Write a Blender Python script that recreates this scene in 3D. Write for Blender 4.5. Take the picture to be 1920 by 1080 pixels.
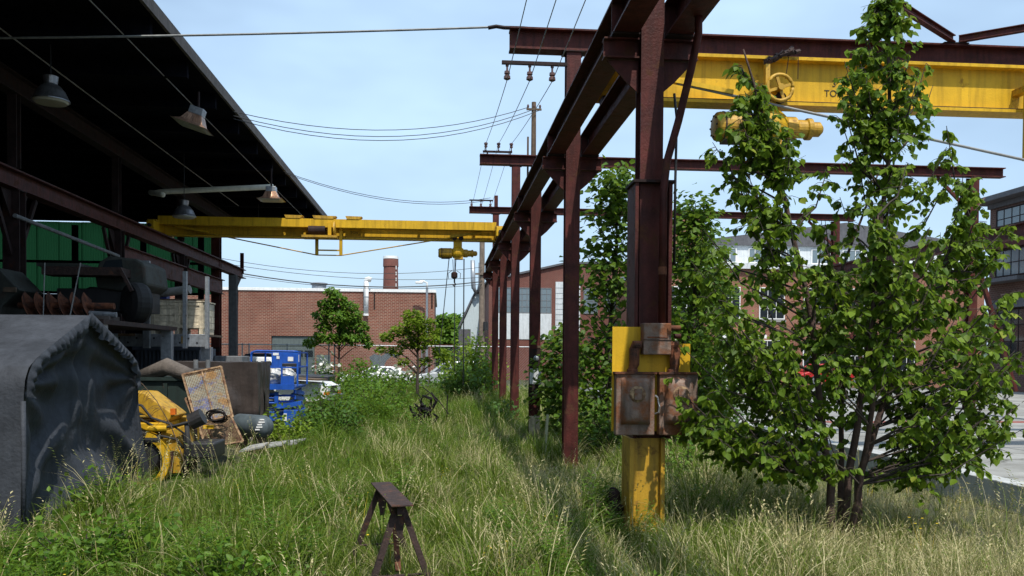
import bpy, math, random
import numpy as np
from mathutils import Vector, Matrix, noise
random.seed(7); RNG = np.random.default_rng(7)
for o in list(bpy.data.objects): bpy.data.objects.remove(o)
scene = bpy.context.scene
R = math.radians
# ---------------------------------------------------------------- camera
cam_d = bpy.data.cameras.new('camera'); cam = bpy.data.objects.new('camera', cam_d)
scene.collection.objects.link(cam); scene.camera = cam
cam_d.sensor_width = 36; cam_d.lens = 30; cam_d.shift_y = 160/1920
cam_d.clip_start = .05; cam_d.clip_end = 3000
psi, th, rl = R(4.794), R(-1.148), R(.4)
fw = Vector((math.sin(psi)*math.cos(th), math.cos(psi)*math.cos(th), math.sin(th)))
rt = Vector((math.cos(psi), -math.sin(psi), 0)); up = rt.cross(fw)
r2 = math.cos(rl)*rt + math.sin(rl)*up; u2 = -math.sin(rl)*rt + math.cos(rl)*up
M = Matrix((r2, u2, -fw)).transposed().to_4x4(); M.translation = (0, 0, 2.1)
cam.matrix_world = M
# ---------------------------------------------------------------- sky, sun, exposure
SUN = Vector((.12, -.55, 1)).normalized()
world = bpy.data.worlds.new('World'); scene.world = world; world.use_nodes = True
nt = world.node_tree; nt.nodes.clear()
sky = nt.nodes.new('ShaderNodeTexSky'); sky.sky_type = 'NISHITA'; sky.sun_disc = False
sky.sun_elevation = math.asin(SUN.z); sky.sun_rotation = math.atan2(SUN.x, SUN.y)
sky.air_density = 1.0; sky.dust_density = 2.0; sky.ozone_density = 1.2
bg = nt.nodes.new('ShaderNodeBackground'); bg.inputs['Strength'].default_value = .145
out = nt.nodes.new('ShaderNodeOutputWorld')
# thin high cloud veil: a broad noise over the sky direction, whitening the blue everywhere alike
tc = nt.nodes.new('ShaderNodeTexCoord'); mp = nt.nodes.new('ShaderNodeMapping'); mp.inputs['Scale'].default_value = (1.0, 1.0, 2.6)
nz = nt.nodes.new('ShaderNodeTexNoise'); nz.inputs['Scale'].default_value = 2.2; nz.inputs['Detail'].default_value = 4; nz.inputs['Roughness'].default_value = .55
rp = nt.nodes.new('ShaderNodeMapRange'); rp.inputs[1].default_value = .34; rp.inputs[2].default_value = .66; rp.inputs[3].default_value = .42; rp.inputs[4].default_value = .86
mx = nt.nodes.new('ShaderNodeMix'); mx.data_type = 'RGBA'
mx.inputs[7].default_value = (4.9, 6.8, 8.9, 1)
nt.links.new(tc.outputs['Generated'], mp.inputs['Vector']); nt.links.new(mp.outputs[0], nz.inputs['Vector'])
nt.links.new(nz.outputs[0], rp.inputs[0]); nt.links.new(rp.outputs[0], mx.inputs[0])
nt.links.new(sky.outputs[0], mx.inputs[6]); nt.links.new(mx.outputs[2], bg.inputs['Color']); nt.links.new(bg.outputs[0], out.inputs[0])
sd = bpy.data.lights.new('sun', 'SUN'); sd.energy = 5.0; sd.angle = R(.53); sd.color = (1, .955, .88)
so = bpy.data.objects.new('sun', sd); scene.collection.objects.link(so); so.location = (20, -30, 60)
so.rotation_euler = SUN.to_track_quat('Z', 'Y').to_euler()
vs = scene.view_settings; vs.view_transform = 'Standard'; vs.look = 'None'; vs.exposure = 0; vs.gamma = 1; vs.use_curve_mapping = False
# ---------------------------------------------------------------- materials
MT = {}
def nodes(name):
    m = bpy.data.materials.new(name); m.use_nodes = True; t = m.node_tree; t.nodes.clear(); MT[name] = m
    o = t.nodes.new('ShaderNodeOutputMaterial'); b = t.nodes.new('ShaderNodeBsdfPrincipled')
    t.links.new(b.outputs[0], o.inputs[0]); return m, t, b, o
def c4(c, k=1): return (min(c[0]*k, 1), min(c[1]*k, 1), min(c[2]*k, 1), 1)
def N(t, kind, **kw):
    n = t.nodes.new('ShaderNode'+kind)
    for k, v in kw.items():
        if k in n.inputs: n.inputs[k].default_value = v
        else: setattr(n, k, v)
    return n
def mixc(t, fac, a, b, blend='MIX'):
    m = t.nodes.new('ShaderNodeMix'); m.data_type = 'RGBA'; m.blend_type = blend
    for i, v in ((0, fac), (6, a), (7, b)):
        if hasattr(v, 'is_output'): t.links.new(v, m.inputs[i])
        else: m.inputs[i].default_value = v
    return m.outputs[2]
def maprange(t, src, a, b, c=0., d=1.):
    n = t.nodes.new('ShaderNodeMapRange'); t.links.new(src, n.inputs[0])
    for i, v in zip((1, 2, 3, 4), (a, b, c, d)): n.inputs[i].default_value = v
    return n.outputs[0]
def surf(name, col, rough=.7, metal=0, var=.3, scale=5, bump=.15, rust=None, ra=(.55, .68), rs=3, streak=.25, spec=.5, bscale=40):
    m, t, b, o = nodes(name)
    tc = N(t, 'TexCoord'); co = tc.outputs['Object']
    n1 = N(t, 'TexNoise', Scale=scale, Detail=6, Roughness=.6); t.links.new(co, n1.inputs['Vector'])
    f = maprange(t, n1.outputs[0], .3, .7)
    c = mixc(t, f, c4(col, 1-var), c4(col, 1+var))
    if streak:
        mp = N(t, 'Mapping'); mp.inputs['Scale'].default_value = (9, 9, .7); t.links.new(co, mp.inputs[0])
        n3 = N(t, 'TexNoise', Scale=1.4, Detail=4); t.links.new(mp.outputs[0], n3.inputs['Vector'])
        c = mixc(t, maprange(t, n3.outputs[0], .45, .75, 0, streak*2), c, c4(col, .4))
    if rust:
        n2 = N(t, 'TexNoise', Scale=rs, Detail=8, Roughness=.7); t.links.new(co, n2.inputs['Vector'])
        n4 = N(t, 'TexNoise', Scale=rs*5, Detail=4); t.links.new(co, n4.inputs['Vector'])
        rc = mixc(t, n4.outputs[0], c4(rust, .5), c4(rust, 1.4))
        rf = maprange(t, n2.outputs[0], ra[0], ra[1])
        c = mixc(t, rf, c, rc)
        t.links.new(maprange(t, rf, 0, 1, rough, .9), b.inputs['Roughness'])
    else: b.inputs['Roughness'].default_value = rough
    t.links.new(c, b.inputs['Base Color']); b.inputs['Metallic'].default_value = metal
    b.inputs['Specular IOR Level'].default_value = spec
    if bump:
        nb = N(t, 'TexNoise', Scale=bscale, Detail=5); t.links.new(co, nb.inputs['Vector'])
        bp = N(t, 'Bump', Strength=bump, Distance=.02); t.links.new(nb.outputs[0], bp.inputs['Height']); t.links.new(bp.outputs[0], b.inputs['Normal'])
    return m
def brick(name, c1, c2, mortar, axis='x', bw=.21, rh=.075):
    m, t, b, o = nodes(name)
    tc = N(t, 'TexCoord'); sp = N(t, 'SeparateXYZ'); t.links.new(tc.outputs['Object'], sp.inputs[0])
    cb = N(t, 'CombineXYZ'); t.links.new(sp.outputs[0 if axis == 'x' else 1], cb.inputs[0]); t.links.new(sp.outputs[2], cb.inputs[1])
    br = N(t, 'TexBrick', Scale=1.); br.inputs['Color1'].default_value = c4(c1); br.inputs['Color2'].default_value = c4(c2); br.inputs['Mortar'].default_value = c4(mortar)
    br.inputs['Brick Width'].default_value = bw; br.inputs['Row Height'].default_value = rh; br.inputs['Mortar Size'].default_value = rh*.16; br.inputs['Bias'].default_value = -.1
    t.links.new(cb.outputs[0], br.inputs['Vector'])
    n = N(t, 'TexNoise', Scale=.5, Detail=8, Roughness=.65); t.links.new(tc.outputs['Object'], n.inputs['Vector'])
    c = mixc(t, maprange(t, n.outputs[0], .35, .7, .0, .55), br.outputs[0], c4(c1, .45))
    mp = N(t, 'Mapping'); mp.inputs['Scale'].default_value = (1.2, 1.2, .12); t.links.new(tc.outputs['Object'], mp.inputs[0])
    n2 = N(t, 'TexNoise', Scale=1., Detail=5); t.links.new(mp.outputs[0], n2.inputs['Vector'])
    c = mixc(t, maprange(t, n2.outputs[0], .55, .8, 0, .3), c, c4(mortar, .8))
    t.links.new(c, b.inputs['Base Color']); b.inputs['Roughness'].default_value = .9
    bp = N(t, 'Bump', Strength=.6, Distance=.015); t.links.new(br.outputs['Fac'], bp.inputs['Height']); bp.invert = True; t.links.new(bp.outputs[0], b.inputs['Normal'])
    return m
def leafmat(name, ca, cb, trans=.35, rough=.5, dead=None):
    m, t, b, o = nodes(name)
    g = N(t, 'NewGeometry'); oi = N(t, 'ObjectInfo')
    ad = N(t, 'Math', operation='ADD'); t.links.new(g.outputs['Random Per Island'], ad.inputs[0]); t.links.new(oi.outputs['Random'], ad.inputs[1])
    fr = N(t, 'Math', operation='FRACT'); t.links.new(ad.outputs[0], fr.inputs[0])
    c = mixc(t, fr.outputs[0], c4(ca), c4(cb))
    if dead:
        w = N(t, 'TexWhiteNoise', noise_dimensions='1D'); t.links.new(ad.outputs[0], w.inputs['W'])
        c = mixc(t, maprange(t, w.outputs[0], dead[1], dead[1]+.02), c, c4(dead[0]))
    t.links.new(c, b.inputs['Base Color']); b.inputs['Roughness'].default_value = rough; b.inputs['Specular IOR Level'].default_value = .2
    tr = N(t, 'BsdfTranslucent'); c2 = mixc(t, .5, c, (.30, .42, .04, 1), 'MIX'); t.links.new(c2, tr.inputs[0])
    ms = N(t, 'MixShader'); ms.inputs[0].default_value = trans
    t.links.new(b.outputs[0], ms.inputs[1]); t.links.new(tr.outputs[0], ms.inputs[2]); t.links.new(ms.outputs[0], o.inputs[0])
    return m
RUST = (.16, .055, .02)
surf('red_steel', (.074, .016, .0125), .6, spec=.25, var=.5, scale=3.5, rust=(.085, .034, .018), ra=(.54, .64), rs=4.5, streak=.45, bump=.3)
surf('dark_steel', (.026, .015, .014), .7, spec=.2, var=.4, rust=(.06, .02, .012), ra=(.55, .7), rs=3)
surf('yellow_paint', (.60, .35, .012), .55, var=.18, scale=1.6, rust=(.16, .075, .02), ra=(.60, .74), rs=3.2, streak=.30, spec=.3)
surf('yellow_dirty', (.46, .26, .015), .55, var=.25, scale=4, rust=(.13, .05, .02), ra=(.55, .68), rs=5, streak=.35)
surf('rust', (.15, .05, .022), .9, var=.55, scale=9, bump=.4, rust=(.045, .02, .014), ra=(.48, .62), rs=6)
surf('rust_box', (.19, .13, .10), .7, var=.3, scale=6, rust=(.19, .068, .026), ra=(.46, .60), rs=4, streak=.4, bump=.3)
surf('rust_orange', (.30, .20, .11), .9, var=.5, scale=14, rust=(.12, .055, .03), ra=(.45, .6), rs=10, bump=.4)
surf('rust_dark', (.036, .019, .015), .85, var=.5, scale=14, bump=.4, rust=(.11, .04, .018), ra=(.55, .7), rs=7)
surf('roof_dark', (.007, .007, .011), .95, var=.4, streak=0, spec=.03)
surf('roof_edge', (.075, .062, .055), .8, var=.4, rust=(.05, .03, .02))
surf('galv', (.34, .36, .38), .45, metal=.6, var=.25, scale=12, rust=(.16, .08, .04), ra=(.62, .75), rs=5)
surf('grey_steel', (.16, .165, .17), .6, var=.3, scale=6, rust=RUST, ra=(.62, .72))
surf('lamp_shell', (.30, .30, .31), .35, metal=.8, var=.2, rust=(.18, .09, .05), ra=(.55, .7))
surf('lamp_copper', (.34, .20, .13), .4, metal=.6, var=.3, streak=.4)
surf('lamp_glass', (.45, .43, .36), .3, var=.1, bump=0, streak=0)
surf('tarp_grey', (.043, .048, .058), .7, var=.35, scale=2.2, bump=.45, bscale=22, streak=.2, spec=.2)
surf('tarp_brown', (.05, .038, .033), .45, var=.3, scale=3, bump=.4, bscale=9, spec=.5)
surf('tarp_silver', (.52, .52, .50), .35, metal=.2, var=.25, scale=8, bump=.5, bscale=14)
surf('blue_paint', (.012, .085, .42), .45, var=.25, scale=5, rust=(.03, .05, .09), ra=(.62, .72), rs=5)
surf('blue_plastic', (.015, .03, .16), .5, var=.2)
surf('black_rubber', (.014, .014, .015), .75, var=.3, bump=.2)
surf('black_plastic', (.02, .02, .022), .5, var=.3)
surf('wood_grey', (.60, .52, .38), .85, var=.35, scale=9, streak=.5, bump=.3)
surf('wood_brown', (.12, .08, .05), .9, var=.4, scale=7, streak=.5, bump=.3)
surf('wood_pole', (.20, .155, .12), .9, var=.3, scale=5, streak=.5)
surf('white_paint', (.78, .78, .76), .5, var=.08, scale=3, streak=.12, bump=.05)
surf('cream_paint', (.62, .60, .50), .6, var=.12, streak=.15)
surf('white_siding', (.60, .63, .64), .6, var=.08, streak=.2, bump=.05)
surf('house_blue', (.50, .58, .60), .7, var=.06, streak=.12, bump=.05)
surf('garage_green', (.10, .125, .12), .6, var=.15)
surf('corrugated_blue', (.055, .065, .085), .55, var=.25, streak=.3)
surf('green_metal', (.010, .022, .018), .6, var=.3, rust=RUST, ra=(.6, .7))
surf('olive_metal', (.03, .033, .026), .7, var=.4, rust=(.05, .03, .02), ra=(.55, .7))
surf('red_paint', (.42, .02, .02), .4, var=.15, streak=.1)
surf('red_kerb', (.26, .085, .065), .8, var=.25)
surf('concrete', (.27, .268, .25), .9, var=.28, scale=.9, bump=.25, streak=0, rust=(.16, .155, .14), ra=(.52, .75), rs=.7)
surf('concrete_wall', (.40, .41, .40), .9, var=.2, scale=2, bump=.25, streak=.35)
surf('asphalt_patch', (.22, .215, .20), .95, var=.2, scale=2, bump=.3, streak=0)
surf('road', (.11, .11, .105), .95, var=.2, scale=2, bump=.3, streak=0)
surf('kerb', (.36, .34, .29), .9, var=.2)
surf('roofing', (.10, .10, .11), .8, var=.2)
surf('bark', (.055, .042, .033), .9, var=.4, scale=14, bump=.5)
surf('bark_red', (.075, .045, .035), .9, var=.4, scale=14, bump=.5)
surf('cable_black', (.012, .012, .013), .6, bump=0, streak=0)
surf('cable_grey', (.22, .22, .21), .6, bump=0, streak=0)
surf('insulator', (.10, .05, .04), .25, bump=0, streak=0)
surf('stone_grey', (.12, .10, .085), .9, var=.4, bump=.5)
surf('graffiti', (.10, .12, .13), .8, var=.3)
surf('tank_grey', (.075, .095, .105), .45, var=.25, rust=RUST, ra=(.62, .75))
surf('car_silver', (.50, .52, .53), .3, metal=.35, var=.05, bump=0, streak=.05)
surf('car_dark', (.03, .034, .045), .3, metal=.2, var=.1, bump=0, streak=.05)
surf('car_white', (.75, .76, .76), .3, var=.04, bump=0, streak=.05)
surf('tail_red', (.5, .01, .01), .2, bump=0, streak=0)
surf('signal_orange', (.7, .16, .02), .25, bump=0, streak=0)
surf('letter_black', (.03, .022, .01), .8, bump=0, streak=0)
surf('stake_pale', (.36, .38, .24), .85, var=.2)
surf('scrap_black', (.010, .009, .010), .6, spec=.15, var=.5, rust=(.05, .035, .03), ra=(.55, .65), bump=.3)
surf('hill', (.045, .075, .04), .95, var=.4, scale=.08, streak=0)
brick('brick_facade', (.225, .060, .034), (.14, .038, .023), (.36, .25, .18), 'x', .28, .105)
brick('brick_mill', (.185, .05, .035), (.14, .04, .03), (.22, .13, .10), 'x', .24, .08)
brick('brick_orange', (.31, .105, .06), (.23, .075, .045), (.36, .24, .17), 'x', .24, .085)
brick('brick_dark', (.12, .055, .042), (.08, .04, .032), (.17, .12, .10), 'y', .26, .11)
brick('brick_chimney', (.22, .06, .045), (.16, .045, .035), (.25, .14, .11), 'x', .24, .085)
leafmat('leaf_birch', (.045, .10, .008), (.175, .265, .022), .40, .5, dead=((.26, .30, .04), .97))
leafmat('leaf_mid', (.040, .095, .010), (.115, .20, .020), .38)
leafmat('leaf_bright', (.11, .19, .012), (.23, .32, .03), .42)
leafmat('leaf_dark', (.045, .115, .012), (.13, .235, .024), .36)
leafmat('leaf_bush', (.04, .10, .016), (.085, .17, .028), .35)
leafmat('weed_leaf', (.045, .115, .010), (.13, .235, .024), .38)
leafmat('grass_green', (.045, .092, .007), (.18, .24, .030), .32, dead=((.52, .46, .24), .87))
leafmat('grass_dry', (.27, .23, .09), (.62, .55, .32), .25, dead=((.14, .19, .035), .76))
leafmat('petal_white', (.75, .75, .70), (.85, .85, .8), .2)
leafmat('petal_yellow', (.75, .5, .03), (.8, .62, .05), .2)
# glass
m, t, b, o = nodes('glass_dark'); b.inputs['Base Color'].default_value = (.02, .026, .03, 1); b.inputs['Roughness'].default_value = .08; b.inputs['Specular IOR Level'].default_value = .8
m, t, b, o = nodes('glass_pale'); b.inputs['Base Color'].default_value = (.13, .17, .19, 1); b.inputs['Roughness'].default_value = .12; b.inputs['Specular IOR Level'].default_value = .9
m, t, b, o = nodes('headlight'); b.inputs['Base Color'].default_value = (.7, .72, .74, 1); b.inputs['Roughness'].default_value = .08
# green translucent sheets
m, t, b, o = nodes('green_sheet')
b.inputs['Base Color'].default_value = (.02, .085, .032, 1); b.inputs['Roughness'].default_value = .6; b.inputs['Specular IOR Level'].default_value = .1
tr = N(t, 'BsdfTranslucent'); tr.inputs[0].default_value = (.04, .165, .062, 1); ms = N(t, 'MixShader'); ms.inputs[0].default_value = .55
t.links.new(b.outputs[0], ms.inputs[1]); t.links.new(tr.outputs[0], ms.inputs[2]); t.links.new(ms.outputs[0], o.inputs[0])
# cracked and stained slabs: thin crack lines and blotches added to the plain concrete
t = MT['concrete'].node_tree; b = [n for n in t.nodes if n.type == 'BSDF_PRINCIPLED'][0]; src = b.inputs['Base Color'].links[0].from_socket
tc = N(t, 'TexCoord'); nd = N(t, 'TexNoise', Scale=1.2, Detail=4); t.links.new(tc.outputs['Object'], nd.inputs['Vector'])
vm = N(t, 'VectorMath', operation='MULTIPLY_ADD'); t.links.new(nd.outputs['Color'], vm.inputs[0]); vm.inputs[1].default_value = (.9, .9, .9); t.links.new(tc.outputs['Object'], vm.inputs[2])
vo = N(t, 'TexVoronoi', Scale=.42); vo.feature = 'DISTANCE_TO_EDGE'; t.links.new(vm.outputs[0], vo.inputs['Vector'])
cr_ = maprange(t, vo.outputs['Distance'], .004, .016, .75, 0.)
c = mixc(t, cr_, src, (.06, .06, .045, 1)); n5 = N(t, 'TexNoise', Scale=.35, Detail=8, Roughness=.7); t.links.new(tc.outputs['Object'], n5.inputs['Vector'])
c = mixc(t, maprange(t, n5.outputs[0], .5, .66, 0, .55), c, (.15, .145, .125, 1)); t.links.new(c, b.inputs['Base Color'])
# soil
m, t, b, o = nodes('soil'); tc = N(t, 'TexCoord')
n1 = N(t, 'TexNoise', Scale=.9, Detail=9, Roughness=.7); n2 = N(t, 'TexNoise', Scale=14, Detail=6); t.links.new(tc.outputs['Object'], n1.inputs['Vector']); t.links.new(tc.outputs['Object'], n2.inputs['Vector'])
c = mixc(t, maprange(t, n1.outputs[0], .35, .65), (.028, .04, .012, 1), (.055, .055, .024, 1)); c = mixc(t, maprange(t, n2.outputs[0], .4, .7, 0, .7), c, (.05, .038, .022, 1))
t.links.new(c, b.inputs['Base Color']); b.inputs['Roughness'].default_value = .95
bp = N(t, 'Bump', Strength=.8, Distance=.05); t.links.new(n2.outputs[0], bp.inputs['Height']); t.links.new(bp.outputs[0], b.inputs['Normal'])
# weathered mesh backing: flaked paint in blue, pale green and rust
m, t, b, o = nodes('flaked_sheet'); tc = N(t, 'TexCoord')
n1 = N(t, 'TexNoise', Scale=3.0, Detail=7, Roughness=.75); n2 = N(t, 'TexNoise', Scale=2.2, Detail=7, Roughness=.7)
mpn = N(t, 'Mapping'); mpn.inputs['Location'].default_value = (7, 3, 1); t.links.new(tc.outputs['Object'], mpn.inputs[0])
t.links.new(tc.outputs['Object'], n1.inputs['Vector']); t.links.new(mpn.outputs[0], n2.inputs['Vector'])
c = mixc(t, maprange(t, n1.outputs[0], .5, .56), (.34, .36, .30, 1), (.12, .20, .46, 1)); c = mixc(t, maprange(t, n2.outputs[0], .52, .60), c, (.40, .22, .07, 1))
t.links.new(c, b.inputs['Base Color']); b.inputs['Roughness'].default_value = .8
# ---------------------------------------------------------------- mesh helpers
ORG = {}
def V(*a): return Vector(a)
def thing(name, label, cat, loc, group=None):
    o = bpy.data.objects.new(name, None); scene.collection.objects.link(o); o.location = loc; o.empty_display_size = .1
    o['label'] = label; o['category'] = cat
    if group: o['group'] = group
    ORG[o.name] = Vector(loc); return o
def tag(o, label, cat, group=None):
    o['label'] = label; o['category'] = cat
    if group: o['group'] = group
    return o
def kind(o, k): o['kind'] = k; return o
class MB:
    def __init__(s): s.v = []; s.f = []
    def add(s, vs, fs):
        b = len(s.v); s.v += [Vector(v) for v in vs]; s.f += [[i+b for i in f] for f in fs]; return s
    def box(s, x0, x1, y0, y1, z0, z1):
        return s.add([(x0,y0,z0),(x1,y0,z0),(x1,y1,z0),(x0,y1,z0),(x0,y0,z1),(x1,y0,z1),(x1,y1,z1),(x0,y1,z1)],
                     [(0,3,2,1),(4,5,6,7),(0,1,5,4),(1,2,6,5),(2,3,7,6),(3,0,4,7)])
    def frame(s, p, q, up=(0,0,1)):
        p = Vector(p); q = Vector(q); d = (q-p).normalized(); u = Vector(up)
        if abs(d.dot(u)) > .98: u = Vector((0,1,0))
        x = d.cross(u).normalized(); y = x.cross(d).normalized(); return p, q, d, x, y
    def prof(s, pr, p, q, up=(0,0,1)):
        p, q, d, x, y = s.frame(p, q, up); n = len(pr)
        vs = [p+x*a+y*b for a, b in pr]+[q+x*a+y*b for a, b in pr]
        return s.add(vs, [[i,(i+1)%n,n+(i+1)%n,n+i] for i in range(n)]+[list(range(n))[::-1], list(range(n,2*n))])
    def bar(s, p, q, w, h=None, up=(0,0,1)):
        h = h or w; return s.prof([(-w/2,-h/2),(w/2,-h/2),(w/2,h/2),(-w/2,h/2)], p, q, up)
    def ibeam(s, p, q, w, h, tf=.03, tw=.02, up=(0,0,1)):
        a, b, c, d = w/2, h/2, tw/2, h/2-tf
        return s.prof([(-a,-b),(a,-b),(a,-d),(c,-d),(c,d),(a,d),(a,b),(-a,b),(-a,d),(-c,d),(-c,-d),(-a,-d)], p, q, up)
    def cyl(s, p, q, r, r2=None, n=14):
        r2 = r if r2 is None else r2; p, q, d, x, y = s.frame(p, q)
        vs = []
        for c, rr in ((p, r), (q, r2)):
            vs += [c+x*(rr*math.cos(2*math.pi*i/n))+y*(rr*math.sin(2*math.pi*i/n)) for i in range(n)]
        return s.add(vs, [[i,(i+1)%n,n+(i+1)%n,n+i] for i in range(n)]+[list(range(n))[::-1], list(range(n,2*n))])
    def lathe(s, prof, p, q, n=20):   # prof: (t along axis in metres from p, radius)
        p, q, d, x, y = s.frame(p, q); vs = []; k = len(prof)
        for tt, rr in prof: vs += [p+d*tt+x*(rr*math.cos(2*math.pi*i/n))+y*(rr*math.sin(2*math.pi*i/n)) for i in range(n)]
        fs = [[j*n+i, j*n+(i+1)%n, (j+1)*n+(i+1)%n, (j+1)*n+i] for j in range(k-1) for i in range(n)]
        return s.add(vs, fs+[list(range(n))[::-1], list(range((k-1)*n, k*n))])
    def tube(s, path, r, n=7):
        path = [Vector(p) for p in path]; rs = r if isinstance(r, (list, tuple)) else [r]*len(path); vs = []
        for i, p in enumerate(path):
            d = (path[min(i+1,len(path)-1)]-path[max(i-1,0)])
            if d.length < 1e-6: d = Vector((0,0,1))
            d.normalize(); u = Vector((0,0,1)) if abs(d.z) < .9 else Vector((0,1,0))
            x = d.cross(u).normalized(); y = x.cross(d).normalized()
            vs += [p+x*(rs[i]*math.cos(2*math.pi*k/n))+y*(rs[i]*math.sin(2*math.pi*k/n)) for k in range(n)]
        m_ = len(path)
        fs = [[j*n+i, j*n+(i+1)%n, (j+1)*n+(i+1)%n, (j+1)*n+i] for j in range(m_-1) for i in range(n)]
        return s.add(vs, fs+[list(range(n))[::-1], list(range((m_-1)*n, m_*n))])
    def poly(s, pts, n, d):   # polygon pts extruded along vector n by d
        n = Vector(n).normalized()*d; k = len(pts)
        vs = [Vector(p) for p in pts]+[Vector(p)+n for p in pts]
        return s.add(vs, [list(range(k))[::-1], list(range(k,2*k))]+[[i,(i+1)%k,k+(i+1)%k,k+i] for i in range(k)])
    def grid(s, fn, nu, nv):
        vs = [fn(i/nu, j/nv) for j in range(nv+1) for i in range(nu+1)]
        return s.add(vs, [[j*(nu+1)+i, j*(nu+1)+i+1, (j+1)*(nu+1)+i+1, (j+1)*(nu+1)+i] for j in range(nv) for i in range(nu)])
    def build(s, name, mat, parent=None, smooth=False, bevel=0, solid=0):
        org = Vector((0,0,0))
        if parent is not None: org = ORG[parent.name]
        me = bpy.data.meshes.new(name); me.from_pydata([v-org for v in s.v], [], s.f); me.update()
        import bmesh
        bm = bmesh.new(); bm.from_mesh(me); bmesh.ops.recalc_face_normals(bm, faces=bm.faces); bm.to_mesh(me); bm.free()
        o = bpy.data.objects.new(name, me); scene.collection.objects.link(o); me.materials.append(MT[mat])
        if parent is not None: o.parent = parent
        ORG[o.name] = org
        if smooth:
            me.polygons.foreach_set('use_smooth', [True]*len(me.polygons))
        if bevel:
            b = o.modifiers.new('bevel', 'BEVEL'); b.width = bevel; b.segments = 2; b.limit_method = 'ANGLE'
        if solid:
            b = o.modifiers.new('solid', 'SOLIDIFY'); b.thickness = solid; b.offset = 0
        return o
def box(name, mat, parent, *a, bevel=0): return MB().box(*a).build(name, mat, parent, bevel=bevel)
def cyl(name, mat, parent, p, q, r, r2=None, n=14): return MB().cyl(p, q, r, r2, n).build(name, mat, parent)
def sag(p, q, s, n=14):
    p = Vector(p); q = Vector(q); return [p.lerp(q, i/n)-Vector((0,0,4*s*(i/n)*(1-i/n))) for i in range(n+1)]
def wire(name, p, q, s, r, label, mat='cable_black', group=None):
    o = MB().tube(sag(p, q, s), r, 5).build(name, mat); return tag(o, label, 'cable', group)
def shared(src, parent, loc, rot=None, name=None):
    o = src.copy(); scene.collection.objects.link(o); o.parent = parent; o.location = loc
    if rot is not None: o.rotation_euler = rot
    ORG[o.name] = ORG.get(src.name, Vector((0,0,0))); return o
def text(name, s, size, loc, rot, mat, parent):
    c = bpy.data.curves.new(name, 'FONT'); c.body = s; c.size = size; c.extrude = .002; c.align_x = 'CENTER'; c.align_y = 'CENTER'
    tmp = bpy.data.objects.new(name+'_tmp', c); scene.collection.objects.link(tmp)
    dg = bpy.context.evaluated_depsgraph_get(); me = bpy.data.meshes.new_from_object(tmp.evaluated_get(dg))
    bpy.data.objects.remove(tmp); o = bpy.data.objects.new(name, me); scene.collection.objects.link(o); me.materials.clear(); me.materials.append(MT[mat])
    o.parent = parent; o.location = Vector(loc)-ORG[parent.name]; o.rotation_euler = rot; return o
# ================================================================ SETTING
def gz(x, y): return .05*noise.noise(Vector((x*.35, y*.35, 0))) + .03*noise.noise(Vector((x*1.1, y*1.1, 4)))
g = MB()
xs = [-600,-200,-60,-25]+[-14+.5*i for i in range(44)]+[12,30,80,250,700]; ys = [-80,-20]+[-4+.5*i for i in range(110)]+[60,80,140,300,900]
g.v = [Vector((x, y, gz(x, y) if -15 < x < 9 and -5 < y < 52 else 0)) for y in ys for x in xs]
nx = len(xs); g.f = [[j*nx+i, j*nx+i+1, (j+1)*nx+i+1, (j+1)*nx+i] for j in range(len(ys)-1) for i in range(nx-1)]
kind(g.build('ground', 'soil', smooth=True), 'structure')
# raised concrete yard on the right, its retaining wall, joints between slabs, asphalt strip, red kerb
s = MB().box(8.1, 90, -8, 46, .1, .352).build('concrete_yard', 'concrete'); kind(s, 'structure')
for i, y in enumerate([11.5, 15.0, 19.5, 24.0, 29.0, 34.0]):
    MB().box(8.11, 40, y, y+.05, .3, .3545).build('joint', 'asphalt_patch', s)
MB().box(11.2, 60, 12.4, 17.6, .3, .357).build('asphalt_patch', 'asphalt_patch', s)
MB().box(9.6, 60, 25.0, 27.2, .3, .3575).build('asphalt_patch', 'asphalt_patch', s)
MB().box(10.5, 70, 22.3, 22.9, .3, .361).build('painted_strip', 'red_kerb', s)
w = thing('retaining_wall', 'low grey concrete retaining wall beside the paved yard', 'wall', (7.9, 20, 0))
for i in range(9):
    y0 = -6+i*5.4; MB().box(7.78, 8.098, y0, y0+5.385, -.3, .40+.006*(i % 2)).build('wall_segment', 'concrete_wall', w, bevel=.012)
r = MB().box(-120, 120, 49, 58.0, -.1, .012).build('road', 'road'); kind(r, 'structure')
k = MB().box(-120, 8, 48.6, 48.98, -.1, .14).build('kerb', 'kerb'); kind(k, 'structure')
h = MB().grid(lambda u, v: V(-260+u*620, 260+v*160, 14*math.sin(v*math.pi)*(.45+.5*noise.noise(Vector((u*6, v*2, 3))))-.5), 40, 10).build('hills', 'hill', smooth=True); kind(h, 'structure')
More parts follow.
